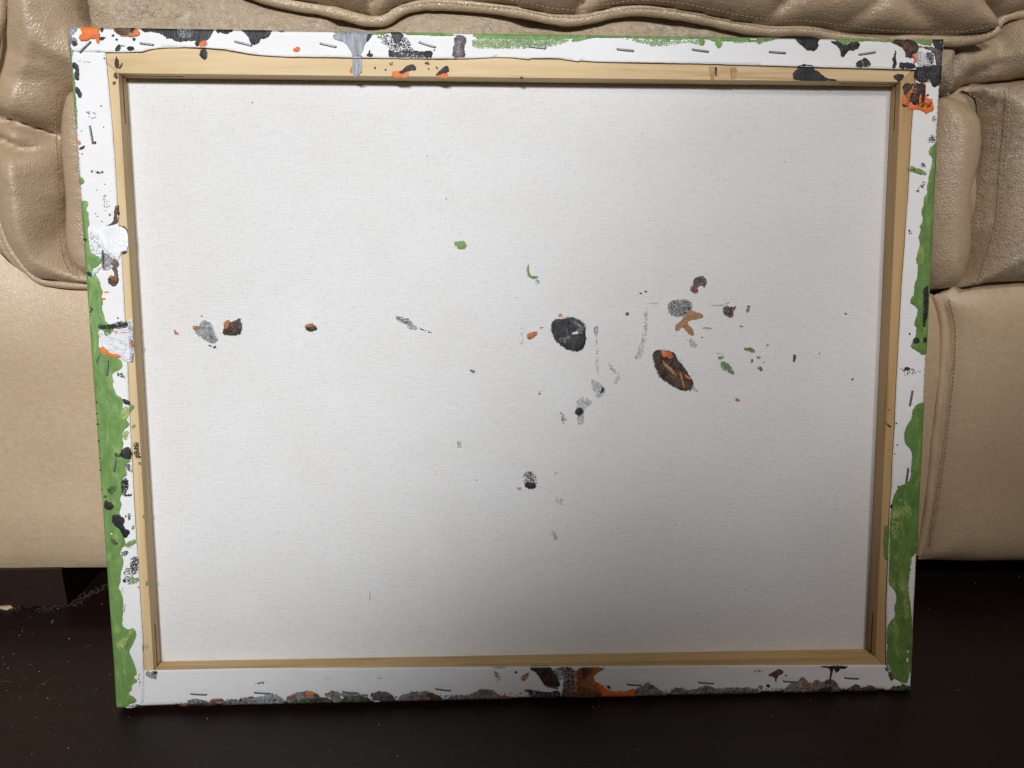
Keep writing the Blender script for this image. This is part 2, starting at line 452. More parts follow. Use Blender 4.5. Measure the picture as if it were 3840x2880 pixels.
piping('piping', [(70, -400), (62, -150), (44, 0), (36, 60), (22, 150), (4, 235), (-30, 330)], YS - 0.012, 0.0042, M_piping, 0.012)
# flap with a top-stitched edge beside the bolster
flap = [(276, 325), (252, 390), (240, 470), (243, 560), (250, 650), (258, 750), (255, 830), (258, 905), (272, 960), (300, 1000), (340, 1040), (520, 1040), (520, 320)]
pillow('side_flap', flap, YS - 0.002, 0.016, 0.012, M_leather, lumps=0.002, step=0.0026, seed=5)
stitches([(271, 352), (262, 407), (262, 475), (267, 565), (271, 655), (277, 745), (272, 836), (277, 880), (281, 926), (291, 967), (309, 998), (332, 1021)], YS, M_thread, surf=YS - 0.0185)
piping('piping', [(2, 690), (6, 760), (18, 838), (44, 916), (75, 968), (135, 1038), (180, 1056), (250, 1064), (340, 1070), (500, 1074)], YS, 0.0026, M_leather, 0.004)
# narrow gusset and the neighbouring panel left of the bolster
gus = [(-4000, 460), (-30, 470), (-4, 620), (8, 740), (24, 840), (48, 920), (80, 975), (135, 1045), (100, 1040), (45, 992), (0, 942), (-90, 850), (-4000, 700)]
pillow('gusset', gus, YS + 0.002, 0.006, 0.02, M_leather, lumps=0.002, step=0.004, seed=6)
nb = [(50, -400), (36, 40), (20, 150), (-6, 250), (-60, 340), (-80, 440), (-4000, 440), (-4000, -400)]
pillow('arm_panel', nb, YS, 0.018, 0.03, M_leather, lumps=0.003, step=0.005, seed=7)

# worn suede band under the seat piping
EDGE = [(860, -60), (985, -4), (1100, 22), (1250, 45), (1365, 80), (1400, 84), (1450, 78), (1500, 42), (1580, 18), (1700, 20), (1890, 36), (2060, 73), (2140, 83), (2220, 70), (2300, 46), (2400, 38), (2500, 50), (2640, 74), (2740, 100), (2840, 116), (2900, 120), (2960, 114), (3040, 118), (3110, 138), (3200, 150), (3350, 150), (3530, 157), (3610, 155), (3700, 135), (3724, 112)]
band = [(334, -60), (336, 40), (348, 110), (350, 420), (3560, 420), (3560, 160)] + [(x, y + 2) for x, y in reversed(EDGE[1:-2])] + [(860, -70), (500, -70)]
pillow('suede_band', band, YS - 0.010, 0.022, 0.03, M_suede, [
    ([(540, -40), (640, 12), (715, 36)], 0.010, 0.005),
    ([(470, 120), (560, 96), (640, 62), (715, 36)], 0.009, 0.006),
    ([(1210, 125), (1290, 105), (1365, 88)], 0.007, 0.004),
    ([(1900, 130), (1950, 105), (2090, 88), (2140, 86)], 0.008, 0.006),
    ([(2300, 130), (2420, 110), (2560, 120)], 0.005, 0.006)], lumps=0.005, lscale=22, step=0.003, smooth_it=1, seed=8)
# quilted seat cushion front
seat = [(x, y - 6) for x, y in EDGE] + [(3722, 86), (3688, 36), (3654, -4), (3640, -300), (860, -300)]
pillow('seat_cushion', seat, YS - 0.022, 0.026, 0.022, M_leather, [
    ([(1372, 86), (1388, 40), (1420, -20), (1470, -80)], 0.013, 0.0035),
    ([(1372, 86), (1290, 40), (1180, -40)], 0.006, 0.004),
    ([(2132, 84), (2150, 50), (2195, 4), (2260, -60)], 0.014, 0.004),
    ([(2850, 100), (2880, 50), (2940, 4), (3000, -60)], 0.010, 0.005),
    ([(3085, 132), (3160, 85), (3240, 25), (3290, -40)], 0.006, 0.006),
    ([(3560, 150), (3450, 100), (3330, 30), (3270, -40)], 0.006, 0.006)], lumps=0.005, lscale=24, step=0.0028, smooth_it=1, seed=9, wrinkle=0.0006)
piping('piping', EDGE, YS - 0.024, 0.0034, M_piping, 0.003)
stitches([(1500, 14), (1580, -6), (1700, 2), (1890, 14), (1985, 30), (2060, 48), (2132, 56), (2220, 42), (2320, 20), (2420, 18), (2520, 28), (2640, 50), (2760, 78), (2850, 92), (2960, 92), (3050, 100), (3140, 112), (3200, 122), (3330, 134), (3440, 134), (3560, 134), (3690, 104)], YS - 0.022, M_thread, surf=YS - 0.0385)

# right side: cushion behind, worn roll, flap and bolster
cor = [(3660, -300), (3662, -4), (3694, 36), (3726, 92), (3752, 70), (3790, 58), (3840, 54), (4100, 60), (7500, 40), (7500, -300)]
pillow('arm_cushion', cor, YS - 0.004, 0.026, 0.03, M_leather, lumps=0.004, step=0.004, smooth_it=1, seed=10)
piping('piping', [(3722, 100), (3734, 86), (3752, 70), (3790, 58), (3840, 54), (4000, 56), (4300, 60)], YS - 0.006, 0.003, M_piping, 0.003)
roll = [(3500, 150), (3610, 158), (3706, 138), (3730, 102), (3756, 76), (3792, 64), (3842, 60), (4100, 62), (7500, 60), (7500, 250), (4100, 280), (3842, 293), (3790, 302), (3700, 312), (3626, 320), (3600, 332), (3566, 352), (3470, 356)]
pillow('worn_roll', roll, YS, 0.030, 0.034, M_leather_worn, [
    ([(3545, 335), (3640, 280), (3700, 250), (3770, 200)], 0.010, 0.010),
    ([(3722, 120), (3716, 180), (3690, 240)], 0.008, 0.005)], lumps=0.006, lscale=20, step=0.003, smooth_it=1, seed=11)
rfl = [(3470, 356), (3562, 360), (3622, 392), (3652, 432), (3662, 480), (3664, 560), (3654, 640), (3646, 760), (3630, 850), (3622, 930), (3604, 1010), (3580, 1062), (3556, 1082), (3420, 1092), (3400, 700)]
pillow('side_flap', rfl, YS, 0.024, 0.030, M_leather, [([(3652, 600), (3622, 660), (3600, 720), (3600, 800), (3626, 858)], 0.006, 0.004)], lumps=0.003, step=0.003, smooth_it=1, seed=12)
rb = [(3600, 336), (3630, 324), (3700, 316), (3790, 306), (3842, 298), (4300, 280), (7500, 270), (7500, 1040), (4200, 1048), (3842, 1054), (3720, 1058), (3640, 1066), (3570, 1086), (3560, 1082), (3606, 1016), (3626, 930), (3634, 850), (3650, 760), (3658, 640), (3668, 560), (3670, 440), (3664, 372), (3640, 350)]
pillow('side_bolster', rb, YS, 0.034, 0.040, M_leather_worn, [
    ([(3690, 330), (3694, 497), (3682, 640), (3676, 760), (3650, 900), (3612, 1020)], 0.006, 0.003)], lumps=0.004, lscale=12, step=0.0032, smooth_it=1, seed=13)
stitches([(3563, 360), (3618, 391), (3647, 430), (3653, 475), (3651, 542), (3638, 624), (3609, 680), (3594, 736), (3604, 813), (3620, 862)], YS, M_thread_pale, surf=YS - 0.0215)
stitches([(3699, 330), (3697, 407), (3694, 497), (3685, 588), (3679, 690), (3672, 790), (3657, 862), (3638, 930), (3616, 1000), (3594, 1046)], YS, M_thread_pale, surf=YS - 0.024)
bk = [(3440, 120), (7500, 40), (7500, 1075), (3440, 1095)]
pillow('backing', bk, YS + 0.006, 0.003, 0.02, M_leather, lumps=0.001, step=0.008, smooth_it=0, seed=14)
bk = [(-4000, -300), (460, -300), (460, 1060), (150, 1030), (-4000, 600)]
pillow('backing', bk, YS + 0.008, 0.003, 0.02, M_leather, lumps=0.001, step=0.008, smooth_it=0, seed=15)
# dark foot block under the left end, added dark strip that blacks out the gap behind it
p0 = on_floor(-1200, 2290); p1 = on_floor(252, 2280)
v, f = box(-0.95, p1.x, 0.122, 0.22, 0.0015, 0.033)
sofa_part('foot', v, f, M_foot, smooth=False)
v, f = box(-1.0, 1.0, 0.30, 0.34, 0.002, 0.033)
sofa_part('gap_backdrop', v, f, M_foot, smooth=False)

# ------------------------------------------------------------------ stretched canvas
TH = R(10.0); DEP = 0.0115; THICK = 0.0125
CV0 = Vector((0, 0, 0.014 * math.sin(TH)))
canvas = bpy.data.objects.new('stretched_canvas', None); scene.collection.objects.link(canvas)
canvas.location = CV0
canvas.rotation_euler = (R(90) - TH, 0, 0)         # local x = width, y = up the canvas, z = towards the viewer
canvas['label'] = 'back of a paint-splashed stretched canvas leaning against the sofa'
canvas['category'] = 'canvas'
CM = canvas.rotation_euler.to_matrix()
CMi = CM.transposed()
camL = CMi @ (CAM_LOC - CV0)

def uv(x, y, n=0.0):                               # traced pixel -> canvas-local (u, v) at depth n
    d = CMi @ ray(x, y)
    p = camL + d * ((n - camL.z) / d.z)
    return (p.x, p.y)

def uvs(pts, n=0.0): return np.array([uv(x, y, n) for x, y in pts])

OUT = uvs([(255, 102), (3533, 151), (3414, 2587), (438, 2652)])
INN = uvs([(443, 274), (3378, 307), (3283, 2463), (576, 2512)])

def shift_in(Q, d):                                # quad corners moved towards the centre by d on both axes
    c = Q.mean(0); return np.array([[q[0] - d * np.sign(q[0] - c[0]), q[1] - d * np.sign(q[1] - c[1])] for q in Q])

def prism(V, Fc, plan, n0, n1):
    o = len(V); k = len(plan)
    V += [(p[0], p[1], n1) for p in plan] + [(p[0], p[1], n0) for p in plan]
    Fc.append(tuple(range(o, o + k))); Fc.append(tuple(range(o + 2 * k - 1, o + k - 1, -1)))
    for i in range(k):
        j = (i + 1) % k
        Fc.append((o + i, o + k + i, o + k + j, o + j))

def lerp(a, b, t): return a + (b - a) * t

OB = shift_in(OUT, 0.0028)                         # bars sit just inside the wrapped cloth
LIP = shift_in(INN, -0.003)                        # plan line where the slotted lip begins (3 mm into the bar)
def bar(i, mat):                                   # i: 0 top, 1 right, 2 bottom, 3 left
    a, b = i, (i + 1) % 4
    V = []; Fc = []
    gap = 0.00018                                  # mitre joint stays visible
    tang = (OB[b] - OB[a]) / np.linalg.norm(OB[b] - OB[a])
    oa, ob, la, lb, ia, ib = OB[a] + tang * gap, OB[b] - tang * gap, LIP[a] + tang * gap, LIP[b] - tang * gap, INN[a] + tang * gap, INN[b] - tang * gap
    def add(q, n0, n1):
        q = np.array(q)
        ar = np.sum(q[:, 0] * np.roll(q[:, 1], -1) - np.roll(q[:, 0], -1) * q[:, 1])
        prism(V, Fc, q if ar > 0 else q[::-1], n0, n1)
    s0, s1 = 0.075, 0.925
    add([oa, ob, ib, ia], -0.0052, 0)              # face, whole width
    add([oa, ob, ib, ia], -DEP, -0.0068)
    add([oa, ob, lb, la], -0.0068, -0.0052)        # between them the key slots stay open at both ends
    add([lerp(la, lb, s0), lerp(la, lb, s1), lerp(ia, ib, s1), lerp(ia, ib, s0)], -0.0068, -0.0052)
    o = link('stretcher_bar', mesh('stretcher_bar', V, Fc), mat, canvas, False)
    return o
bars = [bar(0, M_wood_h), bar(1, M_wood_r), bar(2, M_wood_b), bar(3, M_wood_v)]

# cloth seen through the frame, slightly slack
g = shift_in(OUT, 0.0008)
def cloth_z(P):
    P = np.asarray(P, float).reshape(-1, 2)
    a_ = np.clip(seg_dist(P, INN) / 0.06, 0, 1) * inside(P, INN)
    w = 0.55 + 0.35 * vnoise(P[:, 0] * 11, P[:, 1] * 13, 4) + 0.10 * vnoise(P[:, 0] * 16, P[:, 1] * 60, 6)
    return -DEP - 0.0003 - 0.0022 * a_ * a_ * (3 - 2 * a_) * w
nu, nv = 130, 104; V = []; Fc = []
PP = np.array([lerp(lerp(g[3], g[2], i / nu), lerp(g[0], g[1], i / nu), j / nv) for j in range(nv + 1) for i in range(nu + 1)])
V = [(p[0], p[1], z) for p, z in zip(PP, cloth_z(PP))]
for j in range(nv):
    for i in range(nu):
        q = j * (nu + 1) + i; Fc.append((q, q + 1, q + nu + 2, q + nu + 1))
cloth = link('canvas_cloth', mesh('canvas_cloth', V, Fc), M_cloth, canvas)

# folded margins stapled over the bars
FT = 0.00055
TOPE = [(3432, 264), (3000, 252), (2800, 246), (2600, 240), (2250, 234), (2172, 229), (2170, 233), (2100, 222), (2060, 220), (1986, 221), (1985, 225), (1920, 217), (1850, 216), (1780, 221), (1700, 222), (1600, 222), (1300, 218), (1080, 215), (1000, 211), (940, 205), (880, 194), (830, 186), (760, 181), (690, 179), (600, 182), (570, 186), (535, 196), (480, 198), (397, 198)]
LEFE = [(398, 199), (407, 298), (420, 443), (432, 588), (439, 720), (445, 813), (452, 890), (459, 971), (466, 1107), (472, 1220), (481, 1378), (486, 1508), (493, 1635), (500, 1762), (506, 1897), (513, 2010), (522, 2123), (531, 2288), (538, 2401), (540, 2505), (541, 2627)]
RIGE = [(3320, 2487), (3321, 2266), (3328, 2078), (3333, 1920), (3340, 1829), (3344, 1716), (3353, 1581), (3358, 1445), (3362, 1378), (3369, 1242), (3376, 1107), (3382, 1016), (3389, 926), (3396, 813), (3403, 732), (3410, 588), (3416, 475), (3421, 407), (3430, 307), (3432, 262)]
BOTE = [(541, 2511), (576, 2511), (900, 2504), (1300, 2502), (1800, 2498), (2260, 2496), (2800, 2492), (3318, 2491)]
FL = [
    ('top', [(255, 102), (3533, 151)] + TOPE + [(330, 198), (262, 197)], TOPE, 0.0014, 2),
    ('left', [(262, 197)] + LEFE + [(525, 2646), (438, 2652)], LEFE, 0.0003, 1),
    ('bottom', BOTE + [(3345, 2530), (3385, 2568), (3414, 2587), (438, 2652), (541, 2627)], BOTE, 0.0004, 2),
    ('right', [(3432, 150), (3533, 151), (3414, 2587), (3385, 2568), (3345, 2530)] + RIGE, RIGE, 0.0003, 3)]
FLUV = []
for nm, pts, edge, lift, lay in FL:
    FLUV.append((nm, uvs(pts), uvs(edge), lift, lay))

ST = [(300, 200, 345, 157), (524, 163, 580, 170), (879, 156, 948, 173), (1198, 163, 1264, 178), (1569, 158, 1636, 179), (1981, 174, 2049, 183), (2311, 185, 2379, 192), (2593, 186, 2659, 195), (2882, 195, 2948, 200), (3218, 206, 3284, 196),
      (337, 470, 350, 542), (384, 935, 389, 1007), (405, 1349, 402, 1410), (436, 1721, 429, 1771),
      (3421, 1463, 3410, 1524), (3405, 1753, 3397, 1811), (3477, 353, 3476, 362),
      (714, 2601, 778, 2604), (952, 2596, 1015, 2599), (1282, 2593, 1341, 2598), (1631, 2582, 1693, 2589), (2049, 2571, 2094, 2581), (2349, 2565, 2408, 2569), (2617, 2557, 2677, 2562), (2935, 2553, 2994, 2556), (3165, 2540, 3222, 2544)]
STUV = [uvs([q[:2], q[2:]], 0.0006) for q in ST]

def edge_dist_out(P): return seg_dist(P, OUT)

def rim_h(P, which=None):                          # height of the folded margins (or the bare wood) under points P
    h = np.zeros(len(P))
    for nm, poly, edge, lift, lay in FLUV:
        if which and nm != which: continue
        k = inside(P, poly) if not which else np.ones(len(P), bool)
        if not k.any(): continue
        q = P[k]
        d = seg_dist(q, edge, False)
        hh = FT * (0.9 + 0.25 * lay) + lift * np.exp(-d / 0.0028) * (0.55 + 0.45 * vnoise(q[:, 0] * 55, q[:, 1] * 55, 31))
        hh = hh + 0.00022 * fbm(q[:, 0] * 70, q[:, 1] * 70, 33)
        for c_ in OUT:                              # folded corners are thicker
            hh = hh + 0.0007 * np.exp(-(np.hypot(*(q - c_).T) / 0.020) ** 4)
        for sp in STUV:                             # cloth is pulled down under each staple
            m_ = sp.mean(0); nr = np.hypot(*(q - m_).T) < 0.02
            if nr.any():
                ds = seg_dist(q[nr], sp, False)
                hh[nr] += 0.00035 * np.exp(-(ds / 0.006) ** 2) - 0.00055 * np.exp(-(ds / 0.0018) ** 2)
        h[k] = np.maximum(h[k], hh)
    e = np.minimum(edge_dist_out(P), 0.0018)
    h = h - (0.0018 - np.sqrt(np.maximum(0, 0.0018 ** 2 - (0.0018 - e) ** 2)))
    return h

flaps = {}
for nm, poly, edge, lift, lay in FLUV:
    pl = resample(poly, 0.002)
    jit = 0.00018 * fbm(pl[:, 0] * 500, pl[:, 1] * 500, 40)
    inn = edge_dist_out(pl) > 0.002
    pl = pl + (jit * inn)[:, None]
    P, Fz = fill(pl, 0.0017)
    h = rim_h(P, nm)
    o = link('canvas_margin', mesh('canvas_margin', [(p[0], p[1], hh) for p, hh in zip(P, h)], Fz), M_flap, canvas)
    s = o.modifiers.new('cloth_thickness', 'SOLIDIFY'); s.thickness = 0.0004; s.offset = -1
    flaps[nm] = o

# wrapped sides of the cloth
side_mats = [PAINT['darkgreen'], PAINT['deepgreen'], PAINT['black'], PAINT['green']]
for i in range(4):
    a, b = OUT[i], OUT[(i + 1) % 4]
    V = []; Fc = []; K = 60
    for k in range(K + 1):
        p = lerp(a, b, k / K); w = 0.00012 * float(vnoise(np.array([k * 1.3]), np.array([i * 7.0]), 8)[0])
        c = OUT.mean(0); nrm = np.array([(b - a)[1], -(b - a)[0]]); nrm = nrm / np.linalg.norm(nrm)
        if nrm @ (p - c) < 0: nrm = -nrm
        V += [(*(p + nrm * w), -0.0016), (*(p + nrm * (w + .0001)), -THICK)]
    for k in range(K): Fc.append((2 * k, 2 * k + 1, 2 * k + 3, 2 * k + 2))
    link('painted_edge', mesh('painted_edge', V, Fc), side_mats[i], canvas)

# ---- paint marks -------------------------------------------------
ZO = {'Z1': (0, 0), 'Z2': (900, 0), 'Z3': (1800, 0), 'Z4': (2840, 0), 'Z5': (0, 700), 'Z6': (2840, 700), 'Z7': (0, 1400), 'Z8': (2840, 1400),
      'B1': (0, 2130), 'B2': (900, 2130), 'B3': (1800, 2130), 'B4': (2840, 2130)}
CO = {'C1': (500, 1050), 'C2': (1300, 850), 'C3': (1900, 1000), 'C4': (2400, 1000)}

def topx(zone, pts):
    if zone in ('P', 'UV'): return pts
    if zone == 'O': return [(x * 1.736, y * 1.736) for x, y in pts]
    if zone in ZO:
        ox, oy = ZO[zone]; return [(ox + x / 2.212, oy + y / 2.212) for x, y in pts]
    ox, oy = CO[zone]; return [(ox + x / 2.765, oy + y / 2.765) for x, y in pts]

def parse(s): return [tuple(float(c) for c in q.split(',')) for q in s.split()]

def into_quad(P):                                  # pull points that were traced past the outer edge back onto it
    P = P.copy(); c = OUT.mean(0)
    for i in range(4):
        a, b = OUT[i], OUT[(i + 1) % 4]; t = (b - a) / np.linalg.norm(b - a); nn = np.array([-t[1], t[0]])
        if nn @ (c - a) < 0: nn = -nn
        d = (P - a) @ nn
        P = P + np.clip(0.00005 - d, 0, None)[:, None] * nn
    return P

NAMES = {'black': 'black_paint_mark', 'charcoal': 'black_paint_mark', 'green': 'green_paint_mark', 'deepgreen': 'green_paint_mark', 'lime': 'green_paint_mark', 'darkgreen': 'green_paint_mark',
         'orange': 'orange_paint_mark', 'rust': 'orange_paint_mark', 'tan': 'orange_paint_mark', 'brown': 'brown_paint_mark', 'umber': 'brown_paint_mark', 'purple': 'brown_paint_mark',
         'silver': 'grey_paint_mark', 'smear': 'grey_paint_mark', 'grey': 'grey_paint_mark', 'lump': 'grey_paint_mark', 'pale': 'white_paint_mark', 'white': 'white_paint_mark', 'red': 'red_paint_mark',
         'redwood': 'wood_joint', 'palewood': 'wood_joint'}
mark_seed = [100]
def which_parent(P, surface):
    if surface == 'cloth': return cloth
    c = P.mean(0)[None]; best = None
    for nm, poly, *_ in FLUV:
        fr = inside(P, poly).mean()
        if fr > 0.4: best = nm if best is None or nm == 'right' else best
    if best: return flaps[best]
    d = [seg_dist(c, np.array([OUT[i], OUT[(i + 1) % 4]]), False)[0] for i in range(4)]
    return bars[int(np.argmin(d))]

def mark(zone, col, s, dry=0.0, layer=1, surface=None, jit=0.00038, thick=0.00028, smooth=1, halo=True):
    mark_seed[0] += 1; sd = mark_seed[0]
    surface = surface or ('cloth' if zone in CO or zone == 'O' else 'rim')
    if dry and surface == 'cloth' and dry < 0.42 and layer == 1 and col in ('charcoal', 'grey', 'silver'):
        col = 'smear'; dry = min(0.6, dry * 1.45)
    px = topx(zone, parse(s) if isinstance(s, str) else s)
    n = -DEP if surface == 'cloth' else 0.0006
    P = np.array(px) if zone == 'UV' else uvs(px, n)
    if surface == 'rim':
        par = which_parent(into_quad(P), surface)
        c0 = OUT.mean(0)                            # paint that reaches the fold runs over it
        for i in range(4):
            a, b = OUT[i], OUT[(i + 1) % 4]; t = (b - a) / np.linalg.norm(b - a); nn = np.array([-t[1], t[0]])
            if nn @ (c0 - a) < 0: nn = -nn
            near = ((P - a) @ nn) < 0.0011
            P = P - nn * (near * 0.003)[:, None]
    else:
        par = cloth
    if smooth: P = chaikin(P, True, smooth)
    base = layer * 0.00026
    if dry:                                        # paint caught only on the raised threads
        pit = 0.00045
        lo = P.min(0); hi = P.max(0)
        gx = np.arange(lo[0], hi[0], pit); gy = np.arange(lo[1], hi[1], pit)
        if not len(gx) or not len(gy): return
        X, Y = np.meshgrid(gx, gy); G = np.c_[X.ravel(), Y.ravel()]
        G = G[inside(G, P)]
        if surface == 'rim' and len(G): G = G[inside(G, OUT)]
        if not len(G): return
        d = seg_dist(G, P)
        thr = 0.5 + 0.5 * (0.30 * fbm(G[:, 0] * 300, G[:, 1] * 300, sd) + 0.50 * np.sin(G[:, 0] * 5980 + 0.8 * vnoise(G[:, 0] * 90, G[:, 1] * 90, 2)) * np.sin(G[:, 1] * 5980 + 0.8 * vnoise(G[:, 0] * 90, G[:, 1] * 90, 3)) + 0.45 * (2 * hash2(np.round(G[:, 0] / pit), np.round(G[:, 1] / pit), sd + 5) - 1))
        thr = thr + 0.18 * np.exp(-d / 0.0008)
        G = G[thr <= np.quantile(thr, min(1.0, dry))]
        if not len(G): return
        rnd = np.random.RandomState(sd)
        w = pit * (0.32 + 0.3 * rnd.rand(len(G))); hgt = pit * (0.32 + 0.3 * rnd.rand(len(G)))
        G = G + (rnd.rand(len(G), 2) - .5) * pit * 0.35
        V = []; Fc = []
        z = rim_h(G) if surface == 'rim' else cloth_z(G) + 0.0001
        for k in range(len(G)):
            o = len(V); x, y = G[k]; a, b = w[k], hgt[k]; zz = z[k] + base + 0.00012
            V += [(x - a, y - b, zz), (x + a, y - b, zz), (x + a, y + b, zz), (x - a, y + b, zz)]
            V += [(q[0] * 1.0, q[1], zz - 0.0003) for q in V[-4:]]
            Fc += [(o, o + 1, o + 2, o + 3)] + [(o + i, o + 4 + i, o + 4 + (i + 1) % 4, o + (i + 1) % 4) for i in range(4)]
        ob = link(NAMES[col], mesh(NAMES[col], V, Fc), PAINT[col], par, False)
        ob['kind'] = 'stuff'
        return ob
    if surface == 'cloth' and halo:
        c_ = P.mean(0); rr_ = np.linalg.norm(P - c_, axis=1, keepdims=True)
        PH = c_ + (P - c_) * (1 + 0.0007 / np.maximum(rr_, 0.001))
        mark('UV', col, PH, dry=0.45, layer=max(0, layer - 1), surface='cloth', halo=False)
    P = resample(P, 0.0006)
    nrm = np.roll(P, -1, 0) - np.roll(P, 1, 0); nrm = np.c_[nrm[:, 1], -nrm[:, 0]]
    nrm = nrm / np.maximum(np.linalg.norm(nrm, axis=1), 1e-9)[:, None]
    j = jit * (1.1 * fbm(P[:, 0] * 320, P[:, 1] * 320, sd + 7) + fbm(P[:, 0] * 900, P[:, 1] * 900, sd) + 0.7 * vnoise(P[:, 0] * 1700, P[:, 1] * 1700, sd + 1))
    P = P + nrm * j[:, None]
    if surface == 'rim': P = into_quad(P)
    area = abs(np.sum(P[:, 0] * np.roll(P[:, 1], -1) - np.roll(P[:, 0], -1) * P[:, 1])) / 2
    st = 0.001 if surface == 'rim' else 0.0013
    Q, Fz = fill(P, st)
    d = seg_dist(Q, P)
    z = rim_h(Q) if surface == 'rim' else cloth_z(Q) + 0.0001
    if surface == 'rim': z = z + 0.0004 * np.exp(-seg_dist(Q, OUT) / 0.0015)
    z = z + base + 0.00008 + thick * np.clip(d / 0.0009, 0, 1) * (0.75 + 0.5 * vnoise(Q[:, 0] * 300, Q[:, 1] * 300, sd))
    return link(NAMES[col], mesh(NAMES[col], [(p[0], p[1], zz) for p, zz in zip(Q, z)], Fz), PAINT[col], par)

def dot(zone, col, x, y, r, **kw):
    k = 9; ph = random.random() * 6
    return mark(zone, col, [(x + r * (1 + .2 * math.sin(3 * t + ph)) * math.cos(t), y + r * (1 + .2 * math.cos(2 * t + ph)) * math.sin(t)) for t in [2 * math.pi * i / k for i in range(k)]], jit=0.0001, **kw)
# green margins
gl = topx('Z5', parse("690,115 735,120 738,150 715,195 738,215 735,260 748,310 735,335 725,350 740,440 745,510 765,560 840,585 850,620 820,665 775,680 790,690 800,740 830,790 840,840 858,880 840,920 855,960 845,1000 860,1060 880,1130 930,1150 960,1165 930,1190 900,1215 880,1250 830,1220 820,1250 820,1330 850,1375 900,1390 990,1420 1025,1480 1000,1520 930,1545 935,1600 950,1640"))
gl += topx('Z7', parse("935,30 940,80 945,130 970,180 1010,205 1020,250 1015,300 1050,390 1080,430 1020,480 1015,540 1025,590 1015,640 1010,690 1088,700 1080,740 1040,760 1060,840 1010,880 1030,960 1010,1010 995,1040 1010,1100 990,1150 1010,1200 1030,1330 1040,1410 1050,1420 1020,1440 990,1500 1025,1520 1020,1600 1005,1640"))
gl += topx('B1', parse("1005,20 1000,110 985,165 1010,200 1030,310 1015,400 1025,430 1010,470 1060,515 1100,490 1140,540 1110,630 1070,690 1090,740 1130,830 1140,880 1100,900 1150,940 1095,970 1100,1010 1065,1040 1130,1080 1140,1110 1060,1130 1000,1150 960,1150"))
gl += [(400, 2550), (360, 2000), (310, 1450), (260, 760)]
mark('P', 'green', gl, layer=0, jit=0.0003)
mark('P', 'green', [(250, 110), (262, 110), (270, 230), (283, 330), (292, 480), (288, 480), (262, 300)], layer=0)
mark('Z1', 'green', "668,1465 700,1485 700,1520 685,1530 668,1525")
gr = topx('Z4', parse("1500,1165 1470,1190 1425,1240 1420,1280 1440,1300 1450,1350 1430,1400 1415,1500 1400,1560 1410,1600 1378,1630"))
gr += topx('Z6', parse("1380,110 1375,150 1355,200 1370,250 1365,300 1335,330 1355,350 1330,430 1345,460 1330,540 1315,620 1330,660 1325,750 1300,820 1300,890 1270,930 1265,970 1320,1000 1325,1050 1300,1120 1295,1150 1320,1160 1310,1240 1285,1290 1265,1335 1340,1375 1360,1400 1440,1370 1470,900 1540,300 1560,-200 1600,-800"))
mark('P', 'deepgreen', gr, layer=0)
mark('Z6', 'black', "1370,820 1420,830 1400,1160 1365,1165 1370,1000")
mark('Z6', 'black', "1285,1255 1330,1245 1345,1270 1330,1300 1295,1300", layer=2)
mark('Z6', 'black', "1370,1250 1400,1245 1395,1300 1370,1285", layer=2)
mark('Z6', 'black', "1250,1205 1265,1210 1272,1232 1258,1230")
mark('Z6', 'brown', "1210,1505 1235,1493 1275,1505 1260,1522 1230,1525")
mark('Z6', 'black', "1160,1495 1310,1510 1385,1535 1250,1560 1190,1590 1230,1560", dry=0.18)
mark('Z6', 'black', "1235,355 1290,365 1280,400 1245,390", dry=0.3)
g2 = topx('Z8', parse("1375,235 1310,265 1280,310 1280,370 1250,410 1225,450 1210,530 1225,590 1275,640 1280,690 1270,780 1265,890 1190,930 1140,980 1120,1060 1110,1130 1095,1200 1090,1600"))
g2 += topx('B4', parse("1080,130 1140,180 1155,250 1130,330 1145,400 1100,440 1070,500 1065,780 1090,800 1115,860 1120,910 1200,945 1240,955 1250,860 1275,830 1275,400 1268,300 1250,200 1250,100 1268,20"))
g2 += topx('Z8', parse("1268,1620 1280,1500 1350,1470 1400,900 1450,300"))
mark('P', 'deepgreen', g2, layer=0)
mark('Z8', 'lime', "1130,1080 1190,1020 1240,1080 1290,1120 1270,1220 1230,1180 1170,1180 1190,1320 1130,1400 1100,1300", dry=0.4)
mark('Z8', 'deepgreen', "1058,1270 1088,1262 1085,1540 1060,1550 1050,1420")
mark('Z8', 'black', "1102,1085 1118,1080 1112,1130 1100,1120")
for x, y, r in ((1148, 412, 7), (1158, 592, 5), (1138, 667, 6), (1165, 938, 8), (1095, 303, 5), (1092, 635, 4)): dot('Z8', 'black', x, y, r)
mark('Z8', 'black', "1065,402 1075,418 1112,440 1105,452 1080,432")
mark('B4', 'lime', "1090,130 1240,120 1225,200 1180,170 1120,160", dry=0.5)
mark('B4', 'lime', "1200,250 1250,260 1265,400 1200,420", dry=0.45)
mark('B4', 'lime', "1080,480 1140,430 1160,500 1090,560", dry=0.35)
mark('B4', 'pale', "1235,675 1258,680 1250,700 1235,695"); mark('B4', 'pale', "1230,740 1252,742 1240,785 1228,760")
